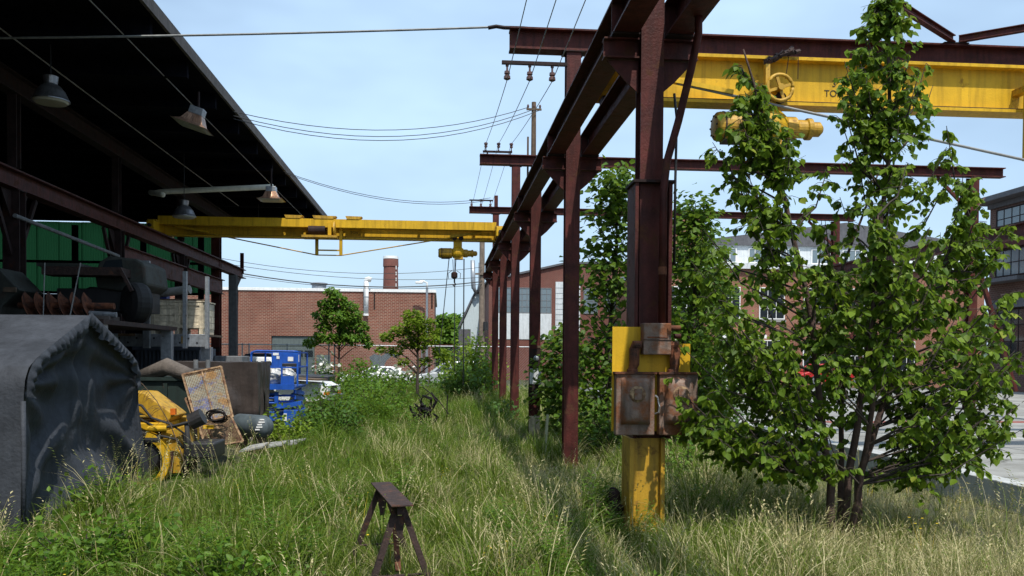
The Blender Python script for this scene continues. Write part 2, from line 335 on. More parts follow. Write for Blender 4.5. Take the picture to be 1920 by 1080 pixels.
# ================================================================ RED GANTRY
CY_ = [10, 16, 22.2, 28.2, 33.6, 38.5]; CX_ = 2.45
top = [6.5, 7.78, 6.5, 8.38, 6.5, 8.5]
lab = ['maroon steel runway column with yellow base carrying the rusty switch boxes',
       'maroon steel column next behind the switch box column, under the heavy cross beam',
       'maroon steel column with a pale meter box and bare base, after the second',
       'fourth maroon runway column, rising to the middle cross beam',
       'slim maroon runway column between the middle and the farthest cross beam',
       'last maroon runway column under the end of the runway beams']
cols = []
for i, y in enumerate(CY_):
    c = thing('runway_column', lab[i], 'column', (CX_, y, 0), 'columns carrying the crane runway'); cols.append(c)
    MB().ibeam((CX_, y, -.3 if i else 1.0), (CX_, y, top[i]), .27, .27, .022, .016, up=(0,1,0)).build('shaft', 'red_steel', c)
    MB().box(CX_-.25, CX_+.25, y-.22, y+.22, -.1, .035).build('base_plate', 'dark_steel', c)
    if i == 0: pass
    for sx in (-1, 1):
        xa, xb = sorted((CX_+sx*.137, CX_+sx*.56)); MB().ibeam((xa, y, 5.725), (xb, y, 5.725), .16, .235, .02, .02).build('bracket', 'red_steel', c)
    for sx in (-1, 1):
        MB().poly([(CX_+sx*.14, y-.012, 5.598), (CX_+sx*.52, y-.012, 5.598), (CX_+sx*.30, y-.012, 5.36), (CX_+sx*.14, y-.012, 5.22)], (0,1,0), .024).build('gusset', 'red_steel', c)
        MB().box(CX_+sx*.32-.16, CX_+sx*.32+.16, y-.18, y+.18, 5.846, 5.868).build('bearing_plate', 'dark_steel', c)
        for k in (-1, 1): MB().cyl((CX_+sx*.32+k*.12, y-.14, 5.868), (CX_+sx*.32+k*.12, y-.14, 5.91), .016, n=6).build('bolt', 'dark_steel', c)
# column 1 specials: boxed lower column, yellow base, switch panel
c = cols[0]; y = 10
lo = MB(); lo.box(2.245, 2.285, y-.21, y+.21, 1.15, 4.13); lo.box(2.645, 2.685, y-.21, y+.21, 1.15, 4.13); lo.box(2.286, 2.644, y-.05, y+.15, 1.15, 4.12); lo.build('boxed_column', 'red_steel', c)
MB().box(2.22, 2.71, y-.235, y+.235, 4.13, 4.16).build('cap_plate', 'dark_steel', c)
lo = MB(); lo.box(2.205, 2.255, y-.22, y+.21, -.3, 1.149); lo.box(2.575, 2.625, y-.22, y+.21, -.3, 1.149); lo.box(2.256, 2.574, y-.15, y+.1, -.3, 1.148); lo.build('yellow_base', 'yellow_dirty', c)
bd = MB(); bd.poly([(1.98, 9.742, 1.24), (2.90, 9.742, 1.24), (2.90, 9.742, 2.26), (2.52, 9.742, 2.26), (2.52, 9.742, 2.45), (1.98, 9.742, 2.45)], (0,1,0), .025); bd.build('backing_board', 'yellow_paint', c)
for x0, x1 in ((2.0, 2.45), (2.505, 2.955)):
    sb = MB().box(x0, x1, 9.60, 9.74, 1.205, 1.905).build('switch_box', 'rust_box', c, bevel=.012)
    MB().box(x0-.015, x1+.015, 9.575, 9.74, 1.906, 1.93).build('lid_lip', 'rust', sb)
    def dome(u, v, x0=x0, x1=x1):
        a = abs(2*u-1); b_ = abs(2*v-1); e = max(0, 1-a**6)*max(0, 1-b_**6)
        return V(x0+.055+u*(x1-x0-.11), 9.598-.095*e**.6-.02*max(0, .6-v), 1.33+v*.54)
    MB().grid(dome, 18, 18).build('cover', 'rust_box', sb, smooth=True)
    MB().box((x0+x1)/2-.04, (x0+x1)/2+.04, 9.46, 9.50, 1.62, 1.74).build('maker_plate', 'rust_box', sb)
    MB().lathe([(0, .085), (.015, .095), (.03, .07)], ((x0+x1)/2, 9.512, 1.68), ((x0+x1)/2, 9.4, 1.68), 18).build('boss', 'rust_orange', sb)
    xe = x0+.22 if x0 < 2.2 else x0+.19
    xj = 2.30 if x0 < 2.2 else 2.62
    MB().tube([(xj, 9.66, 2.24), (xe+(0 if x0 < 2.2 else .02), 9.66, 2.24), (xe, 9.66, 2.20), (xe, 9.66, 2.02), (xe-.03 if x0 < 2.2 else xe, 9.66, 1.93)], [.05, .055, .062, .06, .04], 10).build('elbow', 'rust', sb)
    MB().lathe([(0, .065), (.03, .065), (.035, .05), (.05, .05)], (xe-.02, 9.66, 1.93), (xe-.02, 9.66, 2.5), 10).build('collar', 'rust', sb)
MB().tube([(2.462, 9.62, 1.66), (2.475, 9.57, 1.64), (2.495, 9.56, 1.54), (2.49, 9.57, 1.47), (2.463, 9.62, 1.45)], .011, 6).build('switch_handle', 'galv', c)
jb = MB().box(2.31, 2.63, 9.58, 9.78, 2.13, 2.49).build('junction_box', 'rust_box', c, bevel=.01)
MB().box(2.305, 2.635, 9.572, 9.59, 2.295, 2.302).build('lid_seam', 'rust_dark', jb); MB().box(2.35, 2.59, 9.575, 9.585, 2.32, 2.335).build('rib', 'rust', jb)
MB().cyl((2.63, 9.68, 2.44), (2.76, 9.68, 2.44), .03).build('pipe_stub', 'rust', jb); MB().cyl((2.70, 9.70, 2.345), (2.77, 9.70, 2.345), .03).build('pipe_stub', 'red_steel', jb)
MB().tube([(2.82, 9.3, 5.90), (2.84, 9.36, 5.7), (2.80, 9.5, 5.35), (2.70, 9.64, 4.80), (2.58, 9.67, 4.35), (2.545, 9.67, 4.0), (2.54, 9.67, 2.49)], .045, 10).build('conduit', 'red_steel', c, smooth=True)
MB().lathe([(0, .05), (.09, .05)], (2.54, 9.67, 3.05), (2.54, 9.67, 4), 12).build('coupling', 'rust', c)
MB().tube([(2.72, 9.9, 5.2), (2.755, 9.9, 4.9), (2.745, 9.9, 4.2), (2.74, 9.9, 3.2)], .016, 6).build('thin_conduit', 'cable_black', c, smooth=True)
# column 3 specials
c = cols[2]; MB().box(2.31, 2.60, 21.93, 22.06, 1.38, 1.78).build('meter_box', 'white_siding', c, bevel=.01); MB().box(2.28, 2.62, 21.95, 22.06, 1.05, 1.36).build('switch_case', 'dark_steel', c)
MB().box(2.285, 2.615, 21.93, 22.06, 1.80, 2.3).build('switch_case', 'dark_steel', c); MB().lathe([(0, .07), (.05, .07), (.07, .03)], (2.46, 21.93, 2.05), (2.46, 21.8, 2.05)).build('meter_dial', 'galv', c)
MB().box(2.305, 2.595, 22.045, 22.06, -.1, .55).build('bare_patch', 'wood_grey', c)
MB().box(2.5, 3.3, 22.0, 22.1, 2.32, 2.38).build('side_arm', 'wood_brown', c)
# runway beams
for nm, x in (('left', 2.13), ('right', 2.77)):
    b = thing('runway_beam', 'long maroon runway beam on the %s of the column row' % ('shed side' if nm == 'left' else 'paved yard side'), 'beam', (x, 20, 5.87))
    ys_ = [-3, 4]+CY_[0:]+[39.3]; ys_ = [-3, 10, 22.2, 33.6, 39.3]
    for a, e in zip(ys_[:-1], ys_[1:]):
        MB().ibeam((x, a+.004, 6.08), (x, e-.004, 6.08), .30, .42, .026, .016).build('beam_length', 'red_steel', b)
    MB().box(x-.035, x+.035, -3, 39.3, 6.291, 6.36).build('rail', 'rust_dark', b)
    yy = 4.0
    while yy < 39:
        for sx in (-1, 1): MB().box(x+sx*.075-.035, x+sx*.075+.035, yy, yy+.06, 6.291, 6.318).build('rail_clip', 'dark_steel', b)
        yy += 1.5
    for yc in CY_: 
        for sx in (-1, 1): MB().box(x+sx*.012, x+sx*.145, yc-.008, yc+.008, 5.898, 6.262).build('stiffener', 'red_steel', b)
# cross beams
def crossbeam(y, z0, hgt, x1, label):
    b = thing('cross_beam', label, 'beam', (CX_, y, z0), 'beams crossing high above the yard')
    MB().ibeam((1.25, y, z0+hgt/2), (x1, y, z0+hgt/2), .32, hgt, .03, .018).build('girder', 'red_steel', b)
    MB().box(CX_-.2, CX_+.2, y-.17, y+.17, z0-.021, z0-.001).build('seat_plate', 'dark_steel', b)
    return b
xb1 = crossbeam(16, 7.80, .40, 19.3, 'heavy maroon cross beam right above the yellow tonnage girder')
xb2 = crossbeam(28.2, 8.40, .32, 19.4, 'middle maroon cross beam ending on a braced red column')
xb3 = crossbeam(38.5, 8.52, .28, 19.2, 'farthest maroon cross beam behind the yellow hoist crane')
MB().tube([(.85, 16, 8.21), (1.0, 15.98, 8.235), (1.15, 16.0, 8.225), (1.5, 16, 8.23), (1.8, 16, 8.215)], .035, 6).build('cable_clamp', 'dark_steel', xb1)
# plan bracing in front of the first cross beam
pb = thing('plan_bracing', 'thin maroon diagonal bracing rods meeting on the heavy cross beam', 'bracing', (9.8, 15.6, 8.2))
MB().ibeam((9.84, 15.86, 8.29), (4.6, 11.9, 8.29), .11, .13, .015, .012).build('brace', 'red_steel', pb); MB().ibeam((9.96, 15.86, 8.29), (15.2, 11.9, 8.29), .11, .13, .015, .012).build('brace', 'red_steel', pb)
MB().box(9.65, 10.15, 15.82, 16.12, 8.202, 8.222).build('gusset', 'dark_steel', pb)
# far-side columns on the paved yard
for i, (y, zt, lb) in enumerate([(16, 7.78, 'far-side maroon column under the heavy cross beam'), (28.2, 8.38, 'braced red column standing on the paved yard under the middle cross beam'), (38.5, 8.5, 'red column with knee brace under the farthest cross beam')]):
    c = thing('yard_column', lb, 'column', (18.3, y, .35), 'columns standing on the paved yard')
    MB().ibeam((18.3, y, .2), (18.3, y, zt), .30, .30, .025, .018, up=(0,1,0)).build('shaft', 'red_steel', c)
    MB().box(18.0, 18.6, y-.25, y+.25, .3, .40).build('base_plate', 'dark_steel', c)
    MB().bar((18.15, y, zt-1.1), (17.0, y, zt-.02), .1, .1).build('knee_brace', 'red_steel', c)
    MB().box(17.6, 18.14, y-.12, y+.12, 5.6, 5.84).build('bracket', 'red_steel', c)
    MB().bar((18.45, y, 5.6), (20.0, y, 1.0), .16, .12).build('raking_strut', 'red_steel', c)
    MB().bar((18.45, y, 3.1), (19.28, y, 3.1), .09, .09).build('strut_tie', 'red_steel', c); MB().bar((19.3, y, 3.05), (18.55, y, .6), .12, .1).build('raking_strut', 'red_steel', c)
    MB().poly([(19.1, y-.08, 3.3), (19.5, y-.08, 3.0), (19.2, y-.08, 2.7), (18.98, y-.08, 2.95)], (0,1,0), .02).build('gusset', 'red_steel', c)
b = thing('runway_beam', 'maroon runway beam carried by the columns on the paved yard', 'beam', (17.8, 20, 5.87))
MB().ibeam((17.8, 2, 6.08), (17.8, 39.3, 6.08), .30, .42, .026, .016).build('beam_length', 'red_steel', b); MB().box(17.765, 17.835, 2, 39.3, 6.291, 6.36).build('rail', 'rust_dark', b)
# trolley-wire arms with insulators and the three conductor wires
arms = []
for y, z, sgn, lb, x0 in ((15.85, 7.50, -1, 'insulator arm hung below the heavy cross beam', 1.2), (28.2, 8.80, 1, 'insulator arm standing on the middle cross beam', 1.45), (38.4, 9.05, -1, 'insulator arm beside the farthest cross beam', 1.35)):
    a = thing('insulator_arm', lb, 'insulator arm', (CX_, y, z)); arms.append((y, z, sgn))
    MB().bar((x0-.1, y, z+.03), (2.32, y, z+.03), .07, .06).build('arm', 'dark_steel', a)
    if sgn > 0: MB().bar((1.5, y, 8.722), (1.5, y, 8.80), .05).build('post', 'dark_steel', a); MB().bar((2.25, y, 8.722), (2.25, y, 8.80), .05).build('post', 'dark_steel', a)
    for k in range(3):
        x = x0+.42*k; zz = z-(.02 if sgn < 0 else -.06)
        MB().lathe([(0, .018), (.10, .02), (.11, .05), (.16, .055), (.17, .03), (.20, .06), (.25, .065), (.27, .03)], (x, y, zz), (x, y, zz+sgn), 12).build('insulator', 'insulator', a)
        MB().lathe([(0, .03), (.06, .03)], (x, y, zz+.04*sgn*-1), (x, y, zz+sgn), 8).build('pin', 'dark_steel', a)
MB().bar((2.45, 38.4, 8.80), (2.45, 38.4, 9.3), .16).build('post', 'red_steel', xb3)
for k in range(3):
    p0 = (1.2+.42*k, 6.5, 7.28); pts = []
    P = [V(1.2+.42*k, 4.0, 7.35), V(1.2+.42*k, 15.85, 7.21), V(1.45+.42*k, 28.2, 9.1), V(1.35+.42*k, 38.4, 8.76)]
    m = MB()
    for a, e in zip(P[:-1], P[1:]): m.tube(sag(a, e, .06), .008, 5)
    tag(m.build('conductor_wire', 'cable_grey'), ['thin conductor wire on the outer tips of the insulator arms', 'thin conductor wire on the middle insulators of the arms', 'thin conductor wire on the insulators next to the columns'][k], 'cable', 'conductor wires on insulators')
ms = thing('cable_mast', 'thin dark mast with cross arm on the middle cross beam', 'mast', (3.05, 28.4, 8.7))
MB().cyl((3.05, 28.4, 8.0), (3.05, 28.4, 10.55), .09, .075, 10).build('pole', 'wood_brown', ms); MB().bar((2.8, 28.35, 10.3), (3.3, 28.35, 10.3), .06).build('cross_arm', 'wood_brown', ms)
for k in (-.2, 0, .2): MB().lathe([(0, .02), (.06, .04), (.12, .03)], (3.05+k, 28.35, 10.33), (3.05+k, 28.35, 11), 8).build('insulator', 'insulator', ms)
MB().bar((2.86, 28.4, 8.0), (2.86, 28.4, 9.4), .06).build('stay', 'wood_brown', ms)
# span wires shed <-> gantry
wire('span_wire', (-12.0, 17.3, 8.0), (1.0, 16.0, 8.23), .06, .022, 'pale thick cable stretched from shed roof to the heavy cross beam', 'cable_grey')
for k, (za, zb) in enumerate(((8.62, 10.36), (8.52, 10.3), (8.45, 10.28))):
    wire('span_wire', (-5.6, 23.6+.05*k, za), (2.85+.2*k, 28.35, zb), (.62, .72, .78)[k], .011, ['upper', 'middle', 'lowest'][k]+' of three sagging wires from shed eave to the mast', group='wires to the mast')
for k in range(2):
    wire('span_wire', (-5.6, 31.0+k*.3, 8.6), (2.2, 38.4, 9.2-.1*k), .55, .011, ['upper', 'lower'][k]+' of two sagging wires from shed eave to the farthest cross beam', group='wires to the farthest cross beam')
# ================================================================ YELLOW CRANES
def crane(X0, X1, y, z0, hgt, label, walk, posts, hoistx):
    c = thing('bridge_crane', label, 'crane', ((X0+X1)/2, y, z0))
    m = MB().ibeam((X0, y, z0+hgt/2), (X1, y, z0+hgt/2), .36, hgt, .05, .04); m.build('girder', 'yellow_paint', c)
    MB().box(X0+.6, X1-.6, y-.182, y-.15, z0+.052, z0+.062).build('rust_seam', 'rust_dark', c)
    for xe in (X0, X1):
        sx = 1 if xe == X0 else -1
        MB().box(xe-.13, xe+.13, y-1.15, y+1.15, 6.47, 6.80).build('end_truck', 'yellow_paint', c, bevel=.012)
        for yy in (-.85, .85):
            MB().lathe([(0, .17), (.03, .20), (.05, .16), (.13, .16), (.15, .20), (.18, .17)], (xe-.09, y+yy, 6.52), (xe+1, y+yy, 6.52), 18).build('wheel', 'dark_steel', c)
            MB().box(xe-.15, xe+.15, y+yy-.12, y+yy+.12, 6.801, 6.86).build('axle_cap', 'yellow_dirty', c)
        for yy in (-1.2, 1.2): MB().cyl((xe, y+yy*.957, 6.62), (xe, y+yy*1.05, 6.62), .06).build('buffer', 'black_rubber', c)
        for yy in (-.5, .5): MB().poly([(xe, y+yy, 6.82), (xe+sx*.9, y+.19*(1 if yy > 0 else -1), 6.82), (xe+sx*.2, y+.19*(1 if yy > 0 else -1), 6.82)], (0,0,1), .03).build('gusset', 'yellow_paint', c)
    if posts:
        pa, pb_, zb = posts; yq = y-.34
        for px in (pa, pb_):
            MB().bar((px, yq, zb), (px, yq, z0+hgt-.12), .11, .11).build('queen_post', 'yellow_paint', c)
            MB().box(px-.07, px+.07, yq+.056, y-.02, z0+.3, z0+.4).build('post_arm', 'yellow_dirty', c)
        MB().bar((pa+.058, yq, zb+.18), (pb_-.058, yq, zb+.18), .05).build('post_tie', 'yellow_paint', c)
        MB().tube([(X0+.9, y-.28, z0+.25), (pa, yq, zb), (pb_, yq, zb), (X1-.9, y-.28, z0+.25)], .022, 7).build('truss_rod', 'cable_grey' if walk is None else 'yellow_dirty', c)
        for xe, q in ((X0+.9, 1), (X1-.9, -1)): MB().bar((xe-.25*q, y-.28, z0+.32), (xe+.9*q, y-.285, z0+.13), .10, .07).build('rod_anchor', 'yellow_paint', c)
    if walk:
        MB().prof([(-.02,-.15),(.10,-.15),(.10,-.12),(.01,-.12),(.01,.12),(.10,.12),(.10,.15),(-.02,.15)], (X1-.1, y-.62, z0+hgt-.07), (X0+.1, y-.62, z0+hgt-.07)).build('walkway_channel', 'yellow_paint', c)
        MB().box(X0+.2, X1-.2, y-.5, y-.16, z0+hgt-.21, z0+hgt-.19).build('walkway_plate', 'yellow_dirty', c)
        MB().cyl((X0+.6, y-.42, z0+.36), (X1-.5, y-.42, z0+.36), .028, n=8).build('line_shaft', 'yellow_paint', c)
        x = X0+1.2
        while x < X1-.5:
            MB().box(x-.05, x+.05, y-.50, y-.17, z0+.36, z0+.50).build('shaft_bearing', 'yellow_paint', c); x += 2.05
        dx = (posts[0]+posts[1])/2-.25
        MB().box(dx-.65, dx+.60, y-.9, y-.2, z0-.06, z0+.02).build('drive_tray', 'yellow_dirty', c)
        MB().cyl((dx-.45, y-.55, z0+.24), (dx+.15, y-.55, z0+.24), .17, n=18).build('drive_motor', 'dark_steel', c)
        MB().lathe([(0, .10), (.02, .30), (.07, .30), (.09, .10)], (dx+.45, y-.62, z0+.26), (dx+2, y-.62, z0+.26), 24).build('drive_gear', 'yellow_dirty', c)
        MB().box(dx+.26, dx+.38, y-.72, y-.60, z0-.02, z0+.5).build('tray_hanger', 'yellow_paint', c)
        for xx, w_ in ((dx-1.0, .5), (dx+.1, .7), (dx+1.15, .45)):
            MB().poly([(xx-w_/2, y-.66, z0+hgt+.085), (xx+w_/2, y-.66, z0+hgt+.085), (xx+w_/2+.1, y-.66, z0+hgt+.19), (xx-w_/2-.05, y-.66, z0+hgt+.20)], (0,1,0), .4).build('top_bracket', 'yellow_dirty', c)
    # hoist hung below the girder, axis along the girder
    hx, hw, hz, rr = hoistx; H_ = MB
    h = MB().box(hx-.16, hx+.16, y-.11, y+.11, hz+rr*.5, z0-.002).build('trolley_plate', 'yellow_paint', c)
    for q in (-.12, .12): MB().lathe([(0, .09), (.05, .09)], (hx+q, y-.26, z0+.09), (hx+q, y, z0+.09), 14).build('trolley_wheel', 'dark_steel', h)
    hb = MB().lathe([(0, rr*.25), (.02, rr*.8), (.05, rr*.95), (.10, rr), (hw*.34, rr), (hw*.36, rr*.92)], (hx-hw*.5, y, hz), (hx+5, y, hz), 24).build('motor_drum', 'yellow_dirty', c, smooth=False)
    MB().lathe([(0, rr*.75), (.04, rr*1.05), (hw*.1, rr*1.28), (hw*.19, rr*1.28), (hw*.25, rr*1.02), (hw*.29, rr*.8)], (hx-hw*.14, y, hz+rr*.1), (hx+5, y, hz+rr*.1), 24).build('gear_case', 'yellow_paint', c)
    MB().lathe([(0, rr*.72), (.02, rr*.80), (hw*.10, rr*.80), (hw*.12, rr*.62), (hw*.20, rr*.62), (hw*.21, rr*.74), (hw*.25, rr*.74), (hw*.26, rr*.5), (hw*.33, rr*.5), (hw*.36, rr*.25)], (hx+hw*.15, y, hz), (hx+5, y, hz), 20).build('brake_motor', 'yellow_dirty', c)
    for q in (.06, .17, .28): MB().lathe([(0, rr*1.035), (.025, rr*1.035)], (hx-hw*.5+hw*q+.03, y, hz), (hx+5, y, hz), 24).build('band', 'rust_dark' if q == .06 else 'yellow_dirty', hb)
    for q in range(8): a_ = q*math.pi/4; MB().cyl((hx-hw*.5+.0, y+rr*.7*math.cos(a_), hz+rr*.7*math.sin(a_)), (hx-hw*.5+.05, y+rr*.7*math.cos(a_), hz+rr*.7*math.sin(a_)), .016, n=6).build('bolt', 'dark_steel', hb)
    MB().box(hx-hw*.42, hx-hw*.2, y-rr*.4, y+rr*.4, hz-rr*1.12, hz-rr*.9).build('terminal_box', 'rust_dark', hb)
    MB().box(hx-.12, hx+.2, y-.14, y+.14, hz-rr*1.22, hz-rr*.7).build('rope_guide', 'yellow_dirty', c)
    return c
cr = crane(2.77, 17.8, 13.5, 6.15, .77, 'yellow bridge crane girder lettered 3 TON with handwheel and hoist', None, (9.47, 10.6, 5.33), (5.25, 1.8, 5.82, .235))
text('lettering', '3', .15, (6.35, 13.475, 6.56), (R(90), 0, 0), 'letter_black', cr); text('lettering', 'TON', .15, (6.35, 13.475, 6.40), (R(90), 0, 0), 'letter_black', cr)
hw = MB(); n = 28
hw.tube([(5.32+.205*math.cos(2*math.pi*i/n), 13.16, 6.37+.205*math.sin(2*math.pi*i/n)) for i in range(n+1)], .03, 8); hwo = hw.build('handwheel', 'yellow_dirty', cr, smooth=True)
for i in range(4):
    a = math.pi*(.1+.5*i); MB().bar((5.32+.03*math.cos(a), 13.16, 6.37+.03*math.sin(a)), (5.32+.19*math.cos(a), 13.16, 6.37+.19*math.sin(a)), .045, .025, (0,1,0)).build('spoke', 'yellow_dirty', hwo)
MB().cyl((5.32, 13.10, 6.37), (5.32, 13.48, 6.37), .05).build('hub', 'yellow_dirty', hwo)
MB().box(5.10, 5.17, 13.2, 13.3, 6.1, 6.75).build('wheel_stay', 'yellow_dirty', cr); MB().tube([(5.14, 13.3, 6.72), (5.14, 13.42, 6.93), (5.2, 13.5, 6.95)], .025).build('wheel_stay', 'yellow_dirty', cr)
kb = MB()
for i in range(26):
    u = i/25; a = i*1.9; kb.tube([V(5.12+.45*u, 13.3, 6.80+.20*u)+V(random.uniform(-.03,.03), random.uniform(-.08,.08), random.uniform(-.04,.04)), V(5.2+.45*u, 13.3, 6.84+.2*u)+V(random.uniform(-.04,.04), random.uniform(-.08,.08), random.uniform(-.05,.05))], .035, 5)
kb.build('rusty_chain_heap', 'rust_dark', cr)
for k in (0, .16): MB().tube(sag((5.5+k, 13.28, 6.9), (5.45+k*1.3, 13.28, 6.55), .03, 4), .007, 4).build('loose_wire', 'dark_steel', cr)
cl = crane(-10.2, 2.13, 32.2, 6.40, .56, 'yellow bridge crane with walkway channel reaching out of the shed', True, (-4.54, -3.67, 5.76), (.62, 1.45, 5.95, .19))
text('lettering', 'TON', .13, (-3.2, 31.99, 6.62), (R(90), 0, 0), 'letter_black', cl)
bl = thing('hook_block', 'black hook block on ropes below the yellow hoist', 'hook', (.5, 32.2, 5.2))
for q in (-.06, .06): MB().cyl((.5+q, 32.2, 5.72), (.5+q*.6, 32.2, 5.25), .012, n=6).build('rope', 'cable_black', bl)
MB().lathe([(0, .06), (.04, .12), (.2, .12), (.26, .06)], (.5, 32.2, 5.0), (.5, 32.2, 6), 12).build('block', 'dark_steel', bl)
MB().tube([(.5, 32.2, 5.0), (.5, 32.2, 4.86), (.56, 32.2, 4.78), (.5, 32.2, 4.72), (.44, 32.2, 4.77)], .025).build('hook', 'dark_steel', bl)
for q in (-.18, .18): MB().tube([(.5+q*.5, 32.2, 5.3), (.5+q*1.3, 32.2, 5.2), (.5+q*1.2, 32.2, 5.0)], .012, 5).build('guard', 'dark_steel', bl)
for x, z1, lb in ((.52, 1.5, 'lifting rope hanging from the middle of the yellow hoist'), (.86, 1.0, 'black control cable hanging from the motor end of the hoist'), (-.05, 2.2, 'thin slanting chain hanging beside the lifting rope')):
    o = MB().tube([(x if x > 0 else .3, 32.2, 5.75), (x, 32.2, z1)], .022 if x > .8 else .016, 6).build('hanging_rope', 'cable_black'); tag(o, lb, 'cable')
# ================================================================ SHED
sh = thing('shed_roof', 'broad dark flat shed roof with rafters overhanging the yard', 'roof', (-13, 20, 8.5))
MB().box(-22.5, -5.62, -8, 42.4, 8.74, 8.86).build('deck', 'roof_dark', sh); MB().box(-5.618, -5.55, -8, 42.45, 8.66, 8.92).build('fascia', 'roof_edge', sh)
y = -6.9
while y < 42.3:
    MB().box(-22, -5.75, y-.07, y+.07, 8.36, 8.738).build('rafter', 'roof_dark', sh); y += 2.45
for x in (-9.6, -15, -21): MB().ibeam((x, -8, 8.13), (x, 42.3, 8.13), .3, .45).build('purlin_girder', 'dark_steel', sh)
rb = thing('shed_runway_beam', 'rusty maroon crane runway beam along the open side of the shed', 'beam', (-9.6, 20, 5.8))
ys_ = [-4, 8, 20.2, 26.3, 32.6, 42.5]
for i, (a, e) in enumerate(zip(ys_[:-1], ys_[1:])): MB().ibeam((-9.6, a+.004, 5.98), (-9.6, e-.004, 5.98), .34, .42, .03, .02).build('beam_length', 'red_steel', rb)
MB().box(-9.635, -9.565, -4, 42.4, 6.191, 6.26).build('rail', 'rust_dark', rb); MB().bar((-9.6, 42.35, 6.0), (-9.6, 42.35, 7.0), .16, .12, (0,1,0)).build('end_stop', 'red_steel', rb)
for a, e in ((26.45, 32.45), (32.75, 38.0)): MB().ibeam((-9.45, a, 5.0), (-9.45, e, 5.0), .24, .62).build('tie_beam', 'red_steel', rb)
for i, yc in enumerate([8, 14, 20.2, 26.3, 32.6]):
    c = thing('shed_column', ['dark shed column', 'dark shed column', 'dark braced shed column in front of the green sheets', 'dark shed column where the lower tie beam begins', 'dark shed column hidden behind the storage rack'][i] + (' beside the tent' if i < 2 else ''), 'column', (-9.6, yc, 0), 'columns along the open side of the shed')
    MB().ibeam((-9.6, yc, -.2), (-9.6, yc, 5.765), .36, .32, up=(0,1,0)).build('shaft', 'dark_steel', c); MB().ibeam((-9.6, yc, 6.27), (-9.6, yc, 7.9), .2, .22, up=(0,1,0)).build('upper_shaft', 'dark_steel', c)
    MB().box(-9.78, -9.42, yc-.2, yc+.2, 5.74, 5.766).build('cap_plate', 'dark_steel', c)
    for q in (-1, 1):
        MB().bar((-9.6, yc+q*.17, 4.3), (-9.6, yc+q*1.0, 5.7), .10, .08, (1,0,0)).build('knee_brace', 'dark_steel', c)
        MB().poly([(-9.61, yc+q*.165, 5.73), (-9.61, yc+q*.62, 5.73), (-9.61, yc+q*.165, 5.1)], (1,0,0), .02).build('gusset', 'dark_steel', c)
c = thing('shed_column', 'dark maroon column at the open far corner of the shed', 'column', (-9.75, 38.2, 0)); MB().ibeam((-9.75, 38.2, -.2), (-9.75, 38.2, 8.1), .36, .36, up=(0,1,0)).build('shaft', 'red_steel', c); MB().box(-9.95, -9.55, 37.95, 38.0, 2.2, 2.4).build('cleat', 'dark_steel', c)
c = thing('shed_column', 'pale grey steel column under the end of the shed runway beam', 'column', (-9.55, 40.4, 0)); MB().ibeam((-9.55, 40.4, -.2), (-9.55, 40.4, 5.76), .36, .30, up=(0,1,0)).build('shaft', 'grey_steel', c)
MB().poly([(-9.55, 40.56, 5.75), (-9.55, 41.9, 5.75), (-9.55, 40.56, 4.9)], (1,0,0), .03).build('gusset', 'dark_steel', c)
o = MB().tube([(-9.45, 19.9, 5.15), (-9.4, 25.9, 4.95)], .05, 8).build('sloping_pipe', 'grey_steel'); tag(o, 'thin grey pipe running between the dark shed columns', 'pipe')
# green translucent end wall
gw = thing('green_sheet_wall', 'green translucent corrugated sheet wall at the far end of the shed', 'wall', (-15, 42, 0))
x = -22.0; pv = 0
while x < -11.4:
    wd = 1.02
    pv += 1
    def cor(u, v, x=x, z0=0, z1=1, pv=pv): return V(x+u*1.06, 41.90+.045*(pv % 2)+.018*math.sin(u*2*math.pi*9), z0+v*(z1-z0))
    for z0, z1 in ((4.95, 6.38), (6.36, 8.28)):
        MB().grid(lambda u, v: cor(u, v, z0=z0, z1=z1), 54, 1).build('sheet', 'green_sheet', gw)
    x += wd
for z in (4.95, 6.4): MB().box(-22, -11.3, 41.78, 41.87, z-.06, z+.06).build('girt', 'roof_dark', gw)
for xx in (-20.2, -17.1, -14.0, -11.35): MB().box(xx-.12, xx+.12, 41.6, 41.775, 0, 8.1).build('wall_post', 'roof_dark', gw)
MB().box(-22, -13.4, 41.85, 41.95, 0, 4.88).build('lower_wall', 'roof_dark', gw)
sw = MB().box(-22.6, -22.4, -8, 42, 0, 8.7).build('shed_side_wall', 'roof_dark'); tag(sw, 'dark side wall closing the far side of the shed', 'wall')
wb = MB().box(-22.3, -5.6, -8.3, -8.1, 0, 8.7).build('shed_back_wall', 'roof_dark'); tag(wb, 'dark end wall of the shed behind the viewer', 'wall')
